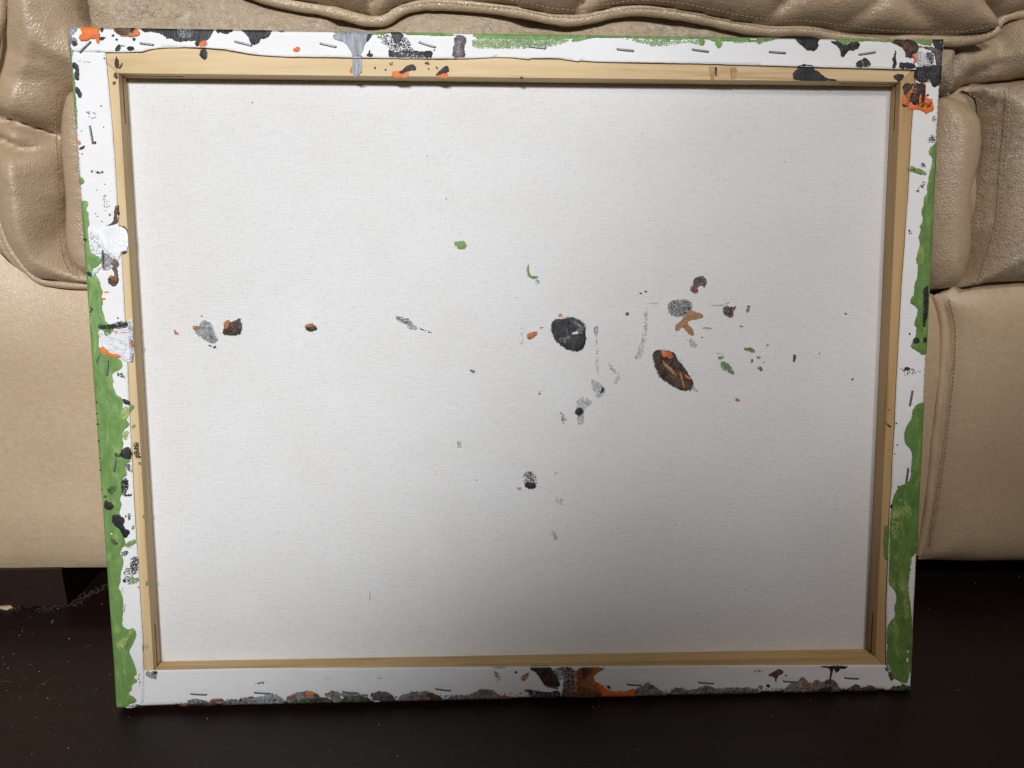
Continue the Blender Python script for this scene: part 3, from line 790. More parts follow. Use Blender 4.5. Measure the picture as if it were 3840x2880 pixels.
# top green
mark('Z3', 'green', "-60,285 2250,309 2250,330 2150,345 2040,338 1990,350 1940,345 1870,328 1700,330 1500,330 1250,314 1040,308 850,318 700,325 500,330 300,322 100,318 -60,320", layer=0)
mark('Z3', 'green', "-70,310 500,318 700,320 750,340 650,375 560,392 480,400 200,408 -70,405", dry=0.68)
mark('Z3', 'lime', "-70,330 300,330 400,345 300,400 -70,400", dry=0.22, layer=2)
mark('Z3', 'green', "750,322 950,312 850,332 760,352")
mark('Z3', 'green', "1180,318 1500,330 1800,335 1860,330 1860,375 1820,380 1700,350 1560,385 1440,390 1300,350", dry=0.5)
mark('Z3', 'green', "1800,330 1870,330 1860,378 1820,378"); mark('Z3', 'green', "1940,345 2010,350 2000,385 1985,402 1960,390")
mark('Z3', 'green', "2060,330 2330,330 2330,355 2212,350 2150,362 2100,352", dry=0.75)
mark('Z4', 'green', "-10,322 190,318 240,326 120,340 60,350 -10,380", dry=0.75)
mark('Z2', 'green', "770,272 1250,276 1250,287 1000,284 770,284"); mark('Z2', 'green', "1350,278 1800,288 1800,300 1600,294 1350,288")
mark('Z4', 'green', "570,322 700,320 1430,338 1440,378 1390,385 1320,356 1000,350 900,340 860,352 760,352 720,380 680,350", layer=0)
rg = random.Random(9)
for k in range(26):                                # scratches and dabs in the green paint
    y = rg.uniform(1150, 2560); x = 320 + (y - 1150) * 0.085 + rg.uniform(14, 60); ln = rg.uniform(8, 34); w_ = rg.uniform(1.2, 3.0); tl = rg.uniform(-8, 8)
    mark('P', rg.choice(('darkgreen', 'deepgreen', 'lime', 'deepgreen')), [(x, y), (x + w_, y), (x + w_ + tl, y + ln), (x + tl, y + ln)], layer=1, jit=0.0002, thick=0.00012)
# top-left corner
mark('Z1', 'grey', "566,225 680,230 650,262 610,300 650,330 640,372 600,380 580,330", dry=0.62)
mark('Z1', 'charcoal', "600,345 640,352 662,380 625,392 606,370")
mark('Z1', 'grey', "580,380 620,400 600,500 588,470", dry=0.5)
mark('Z1', 'orange', "682,222 812,222 830,240 836,330 830,376 814,362 800,326 760,330 700,346 668,336 665,300 690,290 676,260", layer=2)
mark('Z1', 'black', "842,240 868,250 838,276"); mark('Z1', 'black', "840,312 886,304 876,328 830,336")
mark('Z1', 'tan', "920,236 1110,238 1160,262 1168,292 1110,312 1040,306 960,286")
mark('Z1', 'brown', "940,238 1100,240 1090,285 1030,300 960,276", layer=2)
mark('Z1', 'orange', "1110,250 1160,262 1160,292 1120,306", layer=2)
mark('Z1', 'black', "1085,236 1130,240 1116,276 1090,270", layer=3)
mark('Z1', 'black', "914,292 945,285 956,300 935,315"); dot('Z1', 'black', 970, 330, 11); dot('Z1', 'black', 1115, 328, 13); dot('Z1', 'purple', 728, 330, 10)
mark('Z1', 'charcoal', "1168,236 1792,242 1762,280 1732,322 1702,356 1640,346 1540,340 1480,352 1420,320 1375,330 1380,310 1330,280 1250,264 1180,272")
mark('Z1', 'silver', "1470,252 1620,256 1600,310 1530,330 1480,300", dry=0.45, layer=3)
mark('Z1', 'black', "1780,250 1812,290 1826,262 1842,276 1900,286 1985,252")
mark('Z1', 'charcoal', "985,365 1006,375 1002,432 955,432 960,398"); mark('Z1', 'black', "1048,400 1075,384 1116,394 1118,416 1085,426 1060,416")
mark('Z1', 'black', "1000,375 1045,380 1050,390 1010,392", dry=0.5); mark('Z1', 'black', "805,418 872,432 820,436")
mark('Z1', 'black', "1622,345 1662,345 1656,386 1626,392"); mark('Z1', 'orange', "1660,350 1715,344 1722,380 1690,402 1660,386", layer=2)
mark('Z1', 'charcoal', "1665,404 1710,400 1718,456 1702,496 1670,486 1648,450")
mark('Z1', 'umber', "965,458 976,500 988,556 962,578 944,520"); mark('Z1', 'brown', "985,556 1018,508 1016,545 985,572"); mark('Z1', 'brown', "945,592 972,600 972,642 956,658 940,630")
mark('Z1', 'brown', "930,680 955,674 958,695 934,706"); dot('Z1', 'black', 868, 485, 6)
mark('Z1', 'charcoal', "604,515 650,520 655,600 662,666 625,668 620,612 630,580 606,562"); mark('Z1', 'charcoal', "635,720 660,735 678,790 665,816 640,790 628,750")
mark('Z1', 'grey', "700,905 800,930 800,990 720,985", dry=0.16); mark('Z1', 'grey', "640,500 760,505 800,520 650,525", dry=0.12)
mark('Z1', 'orange', "650,1158 676,1170 665,1202 650,1192"); mark('Z1', 'black', "650,1225 712,1204 696,1235 660,1250"); mark('Z1', 'orange', "665,1268 696,1274 680,1292", dry=0.6)
mark('Z1', 'black', "785,1172 802,1180 790,1202"); mark('Z1', 'black', "720,1415 860,1420 858,1440 810,1445", dry=0.3)
for x, y, r in ((815, 1430, 7), (832, 1436, 6), (850, 1428, 9), (765, 1428, 5), (678, 1088, 5), (872, 1528, 4), (805, 1578, 4), (917, 1585, 4), (860, 1055, 5), (840, 880, 6)): dot('Z1', 'charcoal', x, y, r)
# top middle
mark('Z2', 'charcoal', "-12,256 268,260 252,300 205,326 175,315 162,360 126,380 95,360 70,312 40,276")
mark('Z2', 'black', "300,262 380,262 365,276 320,272", dry=0.5)
mark('Z2', 'orange', "445,404 475,389 504,400 500,430 470,441 440,425")
mark('Z2', 'silver', "772,284 1092,274 1096,300 1062,330 1032,380 1012,440 1016,484 1006,632 925,636 936,490 920,430 890,380 840,342 772,326", layer=2)
mark('Z2', 'charcoal', "1052,290 1096,280 1090,310 1050,356", layer=3); mark('Z2', 'orange', "904,590 930,548 928,606")
mark('Z2', 'black', "1085,404 1076,440 1106,456 1100,476 1060,476 1055,456")
mark('Z2', 'black', "1100,284 1370,290 1440,400 1440,432 1300,432 1240,402 1160,342", dry=0.42)
mark('Z2', 'charcoal', "1245,278 1362,284 1345,312 1320,356 1295,362 1275,340 1260,312", layer=2)
mark('Z2', 'black', "1225,412 1280,420 1300,440 1330,416 1480,426 1530,430 1550,420 1596,425 1590,487 1240,484", dry=0.88)
mark('Z2', 'black', "1226,414 1262,418 1280,450 1275,482 1240,482", layer=2); mark('Z2', 'black', "1520,432 1594,426 1590,486 1530,484", layer=2)
mark('Z2', 'purple', "1600,416 1622,410 1610,436")
mark('Z2', 'purple', "1776,294 1872,300 1876,350 1856,400 1870,470 1840,482 1760,482 1770,400"); mark('Z2', 'silver', "1790,340 1840,345 1830,470 1785,470", dry=0.4, layer=3)
dot('Z2', 'black', 1118, 562, 9); dot('Z2', 'black', 1207, 577, 9)
mark('Z2', 'black', "1230,510 1272,508 1265,545 1235,540", dry=0.4); mark('Z2', 'black', "1520,508 1576,510 1572,542 1540,536", dry=0.7); mark('Z2', 'black', "1556,562 1582,568 1560,582"); mark('Z2', 'black', "1625,552 1645,565 1640,572 1625,560")
mark('Z2', 'orange', "1265,585 1320,582 1402,590 1396,641 1252,641"); mark('Z2', 'black', "1308,600 1350,580 1380,550 1420,534 1462,550 1462,586 1420,575 1380,592 1340,616", layer=2)
mark('Z2', 'orange', "1624,632 1680,606 1730,604 1716,646 1650,646"); mark('Z2', 'black', "1690,555 1720,544 1735,570 1730,606 1650,616 1618,632 1650,590", layer=2)
mark('Z3', 'black', "335,638 355,634 361,655 328,652")
# knot and finger joint in the top bar
mark('Z3', 'redwood', "1895,548 1945,552 1950,664 1920,664 1905,610", thick=0.00005, jit=0.0002); mark('Z3', 'redwood', "2085,552 2125,556 2140,600 2112,668 2088,664", thick=0.00005, jit=0.0002)
mark('Z3', 'palewood', "1972,552 2080,555 2083,664 1970,662", thick=0.00005, smooth=0, jit=0.0001)
mark('Z3', 'umber', "1945,550 1966,550 1970,600 1960,645 1952,600", thick=0.00005); mark('Z3', 'umber', "2112,585 2116,600 2092,632", thick=0.00005); mark('Z3', 'brown', "2078,552 2086,552 2090,664 2083,664", thick=0.00005)
# top-right corner
mark('Z4', 'black', "298,324 528,328 500,352 512,380 490,412 440,424 400,416 370,382 340,360")
mark('Z4', 'black', "568,336 680,350 720,386 760,350 830,350 852,376 820,412 790,426 770,410 740,432 720,466 700,472 685,450 690,410 640,362", layer=2)
mark('Z4', 'charcoal', "815,520 860,496 885,475 905,490 930,516 936,546 910,562 880,556 840,572 805,560", dry=0.9)
mark('Z4', 'black', "1140,410 1153,440 1140,490 1156,530 1130,577 1110,570 1125,520 1112,490 1135,450"); mark('Z4', 'black', "1190,508 1210,530 1250,520 1312,545 1306,578 1164,576 1165,545")
mark('Z4', 'umber', "1098,352 1200,340 1310,356 1332,400 1310,450 1280,487 1230,482 1220,430 1190,390 1150,366", layer=2)
mark('Z4', 'black', "1428,332 1545,336 1545,432 1500,432 1450,396", layer=3)
mark('Z4', 'purple', "1308,385 1480,400 1540,440 1535,566 1480,566 1470,500 1440,425 1380,405", layer=2)
mark('Z4', 'pale', "1312,415 1400,450 1440,500 1470,560 1400,545 1312,545", dry=0.7, layer=3)
mark('Z4', 'black', "1380,440 1450,440 1450,545 1400,520", dry=0.55, layer=4)
mark('Z4', 'orange', "1268,456 1312,448 1312,522 1285,526 1300,490", layer=3)
mark('Z4', 'black', "1308,558 1350,560 1420,546 1540,552 1530,640 1480,724 1440,724 1430,660 1400,646 1390,692 1320,682 1302,620", layer=3)
mark('Z4', 'black', "1138,612 1226,612 1210,650 1180,686 1150,660 1132,640"); mark('Z4', 'black', "328,545 400,538 456,550 462,566 520,600 570,650 662,658 662,672 310,666 294,620 310,586 340,566", layer=2)
mark('Z4', 'orange', "1198,800 1240,780 1290,740 1312,690 1400,690 1386,770 1410,820 1450,820 1456,890 1468,910 1400,948 1380,930 1320,906 1280,918 1240,872 1200,852", layer=1, jit=0.0005)
mark('Z4', 'umber', "1205,690 1300,688 1402,698 1380,760 1386,862 1330,850 1300,872 1270,820 1240,800 1220,770", layer=2, jit=0.0006)
mark('Z4', 'rust', "1230,770 1290,735 1300,760 1270,800 1255,870 1235,850", layer=3, jit=0.0006); mark('Z4', 'black', "1198,862 1240,870 1264,884 1210,880", layer=2)
mark('Z4', 'grey', "1430,960 1480,955 1485,1010 1440,1020", dry=0.2)
mark('Z4', 'charcoal', "1405,1130 1470,1110 1480,1180 1430,1190 1415,1170", dry=0.35); mark('Z4', 'charcoal', "1345,1355 1390,1350 1392,1400 1365,1395", dry=0.4); mark('Z4', 'charcoal', "1305,1600 1330,1555 1390,1490 1395,1520 1350,1590", dry=0.28)
mark('Z4', 'green', "1258,1375 1300,1384 1392,1424 1408,1445 1370,1454 1310,1432 1255,1426"); mark('Z4', 'black', "1260,1395 1300,1400 1310,1425 1265,1415", dry=0.4, layer=2)
mark('Z4', 'orange', "1292,700 1300,702 1262,800 1244,806 1270,750", layer=4, jit=0.0003); mark('Z4', 'orange', "1325,850 1340,780 1350,790 1345,860", layer=4, jit=0.0003); mark('Z4', 'umber', "1230,790 1300,760 1360,870 1440,830 1430,900 1330,890 1260,850", dry=0.3, layer=4)
mark('Z4', 'purple', "1300,600 1400,580 1480,600 1440,700 1330,690", dry=0.25, layer=5); mark('Z4', 'rust', "1170,365 1260,370 1290,440 1230,420", dry=0.3, layer=4); mark('Z4', 'grey', "1440,350 1530,350 1530,420 1470,400", dry=0.12, layer=5)
# left margin
mark('Z5', 'brown', "955,175 985,150 986,290 962,312 858,330 930,300 950,262"); mark('Z5', 'grey', "830,50 910,60 920,240 850,235", dry=0.08); mark('Z5', 'rust', "780,200 860,290 840,300 780,220", dry=0.15)
dot('Z5', 'grey', 912, 233, 11)
mark('Z5', 'white', "728,350 800,340 990,322 1040,346 1056,380 1062,530 1010,550 990,600 960,640 900,560 850,546 760,562 745,470", layer=2)
mark('Z5', 'grey', "735,365 830,380 890,520 850,545 760,545 745,470", dry=0.22, layer=3); mark('Z5', 'brown', "988,318 1035,328 1060,360 1060,388 1040,350 1000,328", layer=3); mark('Z5', 'charcoal', "1003,545 1062,530 1055,546 1010,556", layer=3)
mark('Z5', 'grey', "840,520 900,525 980,590 990,670 900,700 845,690", dry=0.45, layer=3); mark('Z5', 'charcoal', "848,525 866,525 868,690 848,685", dry=0.6, layer=4)
mark('Z5', 'brown', "935,610 960,598 990,620 986,656 950,662 930,640", layer=4); mark('Z5', 'brown', "930,668 980,668 980,735 988,770 970,810 940,822 908,810 897,780 910,748 955,742 960,712", layer=4); mark('Z5', 'rust', "915,738 945,735 945,760 925,760", layer=5)
mark('Z5', 'pale', "770,690 830,660 850,660 800,720 770,750", layer=2); mark('Z5', 'black', "724,704 760,708 766,742 735,746", layer=2)
mark('Z5', 'orange', "860,867 900,866 930,880 870,881"); mark('Z5', 'orange', "835,924 876,921 870,936 840,936", layer=2)
mark('Z5', 'pale', "820,1180 900,1215 960,1170 1060,1150 1080,1088 1106,1120 1112,1460 1020,1456 1000,1400 920,1362 850,1332 825,1250", layer=2); mark('Z5', 'silver', "1060,1120 1104,1118 1110,1460 1070,1460", dry=0.55, layer=3)
mark('Z5', 'charcoal', "815,1140 890,1150 960,1130 1000,1114 1062,1120 1062,1172 1000,1182 970,1172 880,1182 818,1176", dry=0.8, layer=4)
mark('Z5', 'deepgreen', "880,1170 960,1185 940,1215 890,1250 860,1210", layer=3, dry=0.75)
mark('Z5', 'orange', "828,1330 860,1320 900,1370 1000,1394 1014,1412 960,1422 880,1392 840,1372", layer=4, jit=0.0005); mark('Z5', 'orange', "930,1195 1070,1200 1060,1220 930,1215", dry=0.3, layer=4); mark('Z5', 'rust', "1085,1290 1108,1265 1116,1332 1095,1322", layer=4)
mark('Z5', 'charcoal', "945,1545 1010,1535 1050,1600 1000,1582", dry=0.5); mark('Z5', 'black', "745,990 770,1000 765,1060 755,1090", dry=0.5, layer=2)
mark('Z5', 'deepgreen', "895,1435 902,1438 895,1570 885,1565", layer=2)
for x, y, r in ((705, 205, 5), (712, 440, 12), (730, 640, 5), (770, 1215, 5), (980, 1090, 7), (870, 1102, 4)): dot('Z5', 'charcoal', x, y, r, layer=2)
mark('Z7', 'charcoal', "1010,204 1070,220 1079,262 1030,256", layer=2); mark('Z7', 'lime', "1008,280 1070,270 1076,350 1030,392 1010,370", dry=0.8, layer=2); mark('Z7', 'green', "1074,262 1106,258 1106,300 1078,332"); mark('Z7', 'green', "1088,432 1126,424 1096,466")
mark('Z7', 'lime', "1014,490 1076,468 1050,562 1020,540", dry=0.75, layer=2)
mark('Z7', 'charcoal', "1014,620 1090,600 1099,702 1050,712 1020,692 990,690 1005,660", layer=2); mark('Z7', 'black', "950,660 1010,650 1010,690 950,700", dry=0.35, layer=2); mark('Z7', 'deepgreen', "962,715 968,715 955,822 948,822", layer=2)
mark('Z7', 'black', "1098,560 1150,570 1150,650 1168,690 1160,712 1110,700", dry=0.6); mark('Z7', 'black', "1140,742 1172,738 1168,768 1148,760", dry=0.6); mark('Z7', 'black', "1160,838 1182,842 1175,850 1160,845")
mark('Z7', 'black', "868,1048 910,1060 946,1096 940,1126 905,1136 868,1122", layer=2); mark('Z7', 'black', "860,1005 890,1010 884,1030 860,1040", dry=0.7, layer=2)
mark('Z7', 'darkgreen', "890,950 960,920 975,960 930,1015 905,1000", dry=0.6, layer=2); mark('Z7', 'charcoal', "1010,880 1060,858 1072,940 1040,1000 1106,1000 1096,1022 1020,1016 1000,960", dry=0.72, layer=2); mark('Z7', 'charcoal', "1030,745 1085,735 1105,830 1060,800", dry=0.4, layer=2)
mark('Z7', 'black', "940,1160 1010,1180 1036,1210 1020,1270 1092,1310 1040,1372 1015,1330 990,1280 940,1252 928,1210", layer=2); mark('Z7', 'black', "1060,1158 1086,1160 1084,1222 1062,1218", dry=0.7); mark('Z7', 'black', "1030,1190 1060,1160 1050,1200", dry=0.5)
mark('Z7', 'green', "1036,1412 1080,1390 1132,1370 1132,1416 1050,1440"); mark('Z7', 'darkgreen', "918,1360 992,1400 960,1432 924,1402", dry=0.75, layer=2); mark('Z7', 'lime', "925,1300 1000,1330 1000,1380 930,1350", dry=0.2, layer=2); dot('Z7', 'pale', 930, 1328, 9, layer=2)
mark('Z7', 'black', "985,1482 1080,1470 1040,1522 1000,1502", dry=0.6); mark('Z7', 'black', "1074,1530 1150,1508 1152,1640 1090,1640 1076,1590", dry=0.6); mark('Z7', 'black', "1040,1425 1110,1415 1100,1450 1060,1460", dry=0.35)
mark('Z7', 'green', "1180,1168 1198,1172 1196,1202 1180,1197"); mark('Z7', 'green', "1098,1262 1118,1255 1112,1290 1096,1292")
for y in (240, 330, 420, 560, 700, 800, 960): dot('Z7', 'black', 806 + (y - 240) * 0.058, y, 6, layer=2)
mark('B1', 'black', "1020,0 1150,-10 1146,40 1110,70 1095,150 1030,120", dry=0.32); mark('B1', 'black', "1020,95 1040,92 1045,120 1025,118"); mark('B1', 'green', "1090,80 1130,74 1162,90 1150,112 1110,142 1085,112", dry=0.6); mark('B1', 'orange', "1138,150 1162,155 1150,172"); mark('B1', 'orange', "1100,112 1120,118 1116,132 1100,128")
mark('B1', 'green', "1202,100 1238,110 1232,152 1204,152", dry=0.55); mark('B1', 'green', "1210,638 1226,640 1223,676 1209,680"); mark('B1', 'green', "1182,640 1192,640 1190,702 1181,692")
mark('B1', 'lime', "1080,512 1122,494 1102,540 1058,590 1045,640 990,692 962,622 1010,592 1050,562", dry=0.8, layer=2)
mark('B1', 'black', "962,1150 1100,1138 1150,1118 1232,1140 1200,1170 1060,1180 970,1180", dry=0.82, layer=2); mark('B1', 'pale', "1040,1140 1150,1120 1140,1135 1060,1150", dry=0.6, layer=3)
mark('B1', 'lump', "1204,850 1300,850 1310,920 1270,932 1220,900", dry=0.55); dot('B1', 'charcoal', 1295, 862, 14, layer=2); mark('B1', 'grey', "1140,860 1170,880 1165,990 1150,980", dry=0.25)
# bottom margin
mark('B1', 'lump', "1555,1095 1620,1072 1740,1108 1740,1125 1555,1130", dry=0.85); mark('B1', 'rust', "1500,1112 1572,1120 1560,1160 1484,1160", layer=2); mark('B1', 'darkgreen', "1568,1126 1790,1114 1832,1150 1832,1165 1568,1165", layer=2, jit=0.0007)
mark('B1', 'rust', "1752,1080 1850,1074 1862,1110 1740,1118", layer=2, dry=0.85); mark('B1', 'lump', "1850,1094 2020,1080 2110,1060 2230,1078 2230,1140 1850,1128", jit=0.0007); mark('B1', 'orange', "1848,1122 2100,1124 2100,1150 1848,1156", layer=2); mark('B1', 'rust', "2062,1070 2102,1054 2102,1112 2036,1102", layer=2, dry=0.85); mark('B1', 'black', "1812,1120 1850,1124 1850,1150 1822,1146", layer=3)
mark('B2', 'silver', "100,1072 200,1050 290,1034 330,1060 376,1100 366,1132 40,1138"); mark('B2', 'lump', "374,1092 430,1040 500,1020 570,1014 640,1040 668,1066 600,1086 480,1102 420,1118", jit=0.0007); mark('B2', 'orange', "540,1030 590,1018 640,1050 560,1068", layer=2); mark('B2', 'rust', "398,1076 450,1042 474,1066 420,1092", layer=2); mark('B2', 'brown', "600,1030 650,1045 660,1068 610,1062", layer=2)
mark('B2', 'darkgreen', "398,1112 520,1084 760,1058 772,1130 398,1140", layer=2, jit=0.0007); mark('B2', 'lump', "690,1044 760,1010 812,1008 840,1040 822,1110 780,1118 760,1070", layer=3, jit=0.0007); mark('B2', 'rust', "705,1040 755,1014 770,1030 720,1052", layer=4)
mark('B2', 'lump', "830,1030 1000,1028 1052,1045 1062,1062 850,1075", jit=0.0007); mark('B2', 'darkgreen', "838,1092 880,1056 1060,1050 1102,1100 1102,1130 838,1130", layer=2, jit=0.0007)
mark('B2', 'purple', "1078,1046 1140,1014 1240,1034 1292,1090 1300,1120 1105,1122 1120,1082", jit=0.0007); mark('B2', 'pale', "1100,1090 1160,1082 1170,1104 1110,1108", layer=2, dry=0.7); mark('B2', 'lump', "1310,1060 1400,1030 1530,1014 1622,1040 1692,1080 1704,1110 1300,1116", jit=0.0007); mark('B2', 'brown', "1550,1030 1620,1036 1690,1080 1640,1100 1560,1070", layer=2); mark('B2', 'rust', "1445,1070 1480,1065 1485,1090 1455,1092", layer=2)
mark('B2', 'pale', "1300,1100 1600,1088 1600,1102 1300,1112", layer=3, dry=0.5); mark('B2', 'lump', "1728,1076 1760,1048 1900,1048 1960,1014 2040,998 2112,1010 2152,1060 2200,1070 2200,1100 1728,1106", layer=1, jit=0.0007); mark('B2', 'brown', "1960,1010 2060,1000 2120,1020 2080,1050 1980,1040", dry=0.5, layer=2); mark('B2', 'rust', "2150,1056 2212,1046 2300,1080 2260,1090 2150,1090", layer=2)
mark('B2', 'black', "112,958 140,948 205,938 208,958 150,962", dry=0.45); mark('B2', 'darkgreen', "2092,818 2120,815 2200,812 2196,832 2110,832", dry=0.45); mark('B2', 'darkgreen', "2100,848 2150,850 2165,940 2120,940", dry=0.3); mark('B2', 'grey', "1140,905 1190,905 1185,922 1145,918", dry=0.4); mark('B2', 'grey', "690,905 760,905 755,925 740,918", dry=0.25)
mark('B3', 'umber', "350,1010 440,1004 560,1030 660,998 672,1070 430,1090 418,1036", dry=0.88); mark('B3', 'umber', "410,812 592,810 602,850 652,920 662,992 560,986 520,950 470,870 420,840"); mark('B3', 'lump', "590,830 700,830 740,930 640,930", dry=0.6); mark('B3', 'brown', "618,818 800,818 792,960 790,1075 670,1075 690,960 700,870", dry=0.8)
mark('B3', 'darkgreen', "560,830 630,850 660,960 600,950", dry=0.5, layer=2)
mark('B3', 'rust', "788,818 1042,816 1022,842 960,870 940,930 1000,960 1062,1012 1062,1074 768,1078 800,960", layer=2, dry=0.9); mark('B3', 'brown', "800,830 1000,825 930,880 920,960 1000,1000 1020,1060 790,1065 820,960", layer=1, jit=0.0008); mark('B3', 'umber', "800,820 900,820 870,920 800,960", dry=0.35, layer=3); mark('B3', 'brown', "790,960 960,1000 1040,1060 780,1070", dry=0.3, layer=4); mark('B3', 'tan', "880,890 940,880 945,1000 880,1010", dry=0.4, layer=3); mark('B3', 'orange', "948,940 1010,960 1070,1016 1200,1020 1270,990 1294,1000 1262,1056 1050,1070", layer=3)
mark('B3', 'rust', "328,902 390,870 416,838 404,900 362,948", dry=0.8); mark('B3', 'black', "1038,972 1080,968 1082,1002 1060,990", layer=4); dot('B3', 'brown', 297, 862, 12)
mark('B3', 'lump', "1248,1012 1350,975 1390,936 1440,970 1520,1020 1562,1044 1562,1064 1256,1064", layer=2, jit=0.0007); mark('B3', 'charcoal', "1400,960 1440,970 1430,1000 1390,990", dry=0.5, layer=3); mark('B3', 'lump', "1572,1044 1590,988 1680,988 1720,1010 1790,1000 1880,964 1980,1000 2050,984 2330,994 2330,1050 1572,1060", jit=0.0007); mark('B3', 'purple', "1830,990 1890,970 1960,1000 1900,1030 1830,1030", dry=0.4, layer=2)
mark('B4', 'brown', "78,886 140,855 180,834 212,850 206,872 162,892 152,962 145,900"); dot('B4', 'brown', 235, 886, 8); mark('B4', 'charcoal', "70,965 98,960 100,990 78,985"); mark('B4', 'lump', "212,1014 260,965 340,940 375,888 400,930 440,955 500,920 530,950 590,908 640,930 688,996 688,1020 212,1022", jit=0.0007); mark('B4', 'rust', "375,895 405,930 440,960 450,1010 360,1000", dry=0.5, layer=2); mark('B4', 'brown', "560,930 600,912 650,940 680,990 600,1000 550,970", dry=0.6, layer=2)
mark('B4', 'black', "498,806 752,803 722,832 690,822 650,867 638,830 620,832 604,940 592,990 596,900 610,840 560,816", layer=3); mark('B4', 'black', "470,1006 600,970 620,1012 560,1018", layer=3)
mark('B4', 'purple', "754,1002 790,965 830,960 870,990 920,970 960,980 1002,1002 1002,1015 754,1016", jit=0.0007); mark('B4', 'darkgreen', "1050,1002 1200,958 1240,960 1290,1000 1280,1020 1050,1022", layer=2, jit=0.0007); mark('B4', 'purple', "1048,820 1090,830 1122,870 1126,920 1100,932 1095,880", jit=0.0007); mark('B4', 'charcoal', "0,975 40,970 45,1000 0,1005", dry=0.5)
bs = [(640, 2628), (900, 2616), (1300, 2608), (1700, 2598), (2100, 2592), (2500, 2584), (2900, 2576), (3300, 2566), (3300, 2600), (2000, 2625), (640, 2660)]
mark('P', 'black', bs, dry=0.13, layer=3)
mark('B4', 'grey', "-30,840 60,845 60,860 -30,862", dry=0.3)

# marks on the cloth seen through the frame
mark('C1', 'red', "414,520 430,512 446,545 471,550 446,576 420,556", dry=0.8); mark('C1', 'grey', "715,412 772,430 812,470 832,540 868,600 862,640 820,668 760,642 700,602 650,572 628,530 670,480 690,440", dry=0.74); mark('C1', 'darkgreen', "760,540 830,560 860,640 800,650", dry=0.2, layer=2)
mark('C1', 'tan', "600,480 662,470 680,500 652,528 612,516", dry=0.9, layer=2); mark('C1', 'charcoal', "768,675 800,678 790,698"); mark('C1', 'charcoal', "812,695 846,688 842,716"); mark('C1', 'grey', "688,370 716,374 706,386")
mark('C1', 'umber', "930,430 990,425 1000,440 1070,412 1078,404 1098,404 1110,450 1116,510 1086,572 1000,577 922,570 918,530 936,490", jit=0.0004); mark('C1', 'rust', "930,430 990,425 985,480 960,522 934,500", layer=2, jit=0.0004); mark('C1', 'brown', "985,442 1070,425 1060,480 1000,500", dry=0.6, layer=2)
mark('C1', 'umber', "1780,466 1850,460 1890,485 1902,520 1820,532 1778,512", jit=0.0004); mark('C1', 'rust', "1780,461 1846,459 1876,480 1820,490 1784,490", layer=2)
mark('C2', 'green', "1114,165 1150,155 1216,148 1243,190 1238,216 1200,240 1160,226 1138,200", jit=0.0005); mark('C2', 'green', "1878,388 1896,394 1892,450 1906,500 1940,515 1975,504 1982,522 1950,542 1910,532 1880,506 1866,450", jit=0.00015); mark('C2', 'green', "1945,540 1990,545 2005,580 1965,602", dry=0.45)
mark('C2', 'grey', "488,928 560,930 662,960 672,1000 742,1045 700,1078 640,1062 610,1010 530,986", dry=0.68); mark('C2', 'charcoal', "580,975 640,985 650,1010 600,1010", dry=0.5, layer=2); mark('C2', 'tan', "500,935 558,935 558,972 520,966", dry=0.8, layer=2); mark('C2', 'charcoal', "730,1042 800,1068 884,1094 870,1108 790,1082", dry=0.5)
mark('C2', 'rust', "1868,1115 1910,1094 1970,1088 1980,1116 1940,1146 1912,1172 1880,1152", jit=0.0004); mark('C2', 'orange', "1880,1118 1930,1100 1950,1120 1900,1150", dry=0.5, layer=2); mark('C2', 'rust', "1988,1050 2052,1034 2030,1062", dry=0.7); mark('C2', 'charcoal', "1268,1488 1300,1484 1328,1512 1312,1518"); mark('C2', 'grey', "1800,1020 1840,1020 1840,1240 1790,1230", dry=0.12)
mark('C2', 'grey', "1940,420 1968,418 1960,434", dry=0.6)
mark('C3', 'charcoal', "463,585 520,545 600,540 640,523 700,530 760,555 806,590 822,650 820,780 802,842 740,882 680,872 600,842 530,792 488,730 463,660", jit=0.0004); mark('C3', 'grey', "660,550 740,570 795,620 802,690 730,705 690,690 740,650 700,600", dry=0.35, layer=2); mark('C3', 'grey', "520,760 600,700 640,720 580,800", dry=0.14, layer=2); mark('C3', 'pale', "672,692 720,670 748,686 700,702", layer=3)
mark('C3', 'orange', "528,502 576,478 582,512 545,527", dry=0.85); mark('C3', 'silver', "902,620 962,608 952,690 922,735 904,680", dry=0.62); mark('C3', 'grey', "918,730 948,730 968,1100 928,1130", dry=0.17)
mark('C3', 'charcoal', "1035,975 1110,1040 1184,1130 1172,1202 1080,1232 1150,1130 1080,1072", dry=0.24); mark('C3', 'charcoal', "870,1170 900,1170 1012,1240 1020,1290 982,1372 918,1362 930,1300 890,1290", dry=0.36); mark('C3', 'black', "985,1240 1000,1243 1020,1280 1000,1307 958,1302 992,1284", layer=2)
mark('C3', 'black', "713,1490 745,1458 792,1480 792,1526 750,1552 718,1530", layer=2); mark('C3', 'charcoal', "720,1360 820,1355 890,1390 880,1430 800,1480 806,1640 738,1645 730,1550", dry=0.36); mark('C3', 'darkgreen', "540,1465 620,1560 645,1665 600,1665 560,1590", dry=0.2)
mark('C3', 'charcoal', "1228,482 1272,464 1272,500 1240,512", dry=0.8); mark('C3', 'charcoal', "1378,272 1400,266 1400,284"); mark('C3', 'charcoal', "1428,255 1458,248 1456,272"); mark('C3', 'grey', "1435,420 1485,430 1450,800 1405,965 1325,965 1350,850 1400,780", dry=0.19); mark('C3', 'black', "325,1300 350,1290 350,1335 330,1330", dry=0.5); mark('C3', 'grey', "85,310 108,312 104,330", dry=0.6)
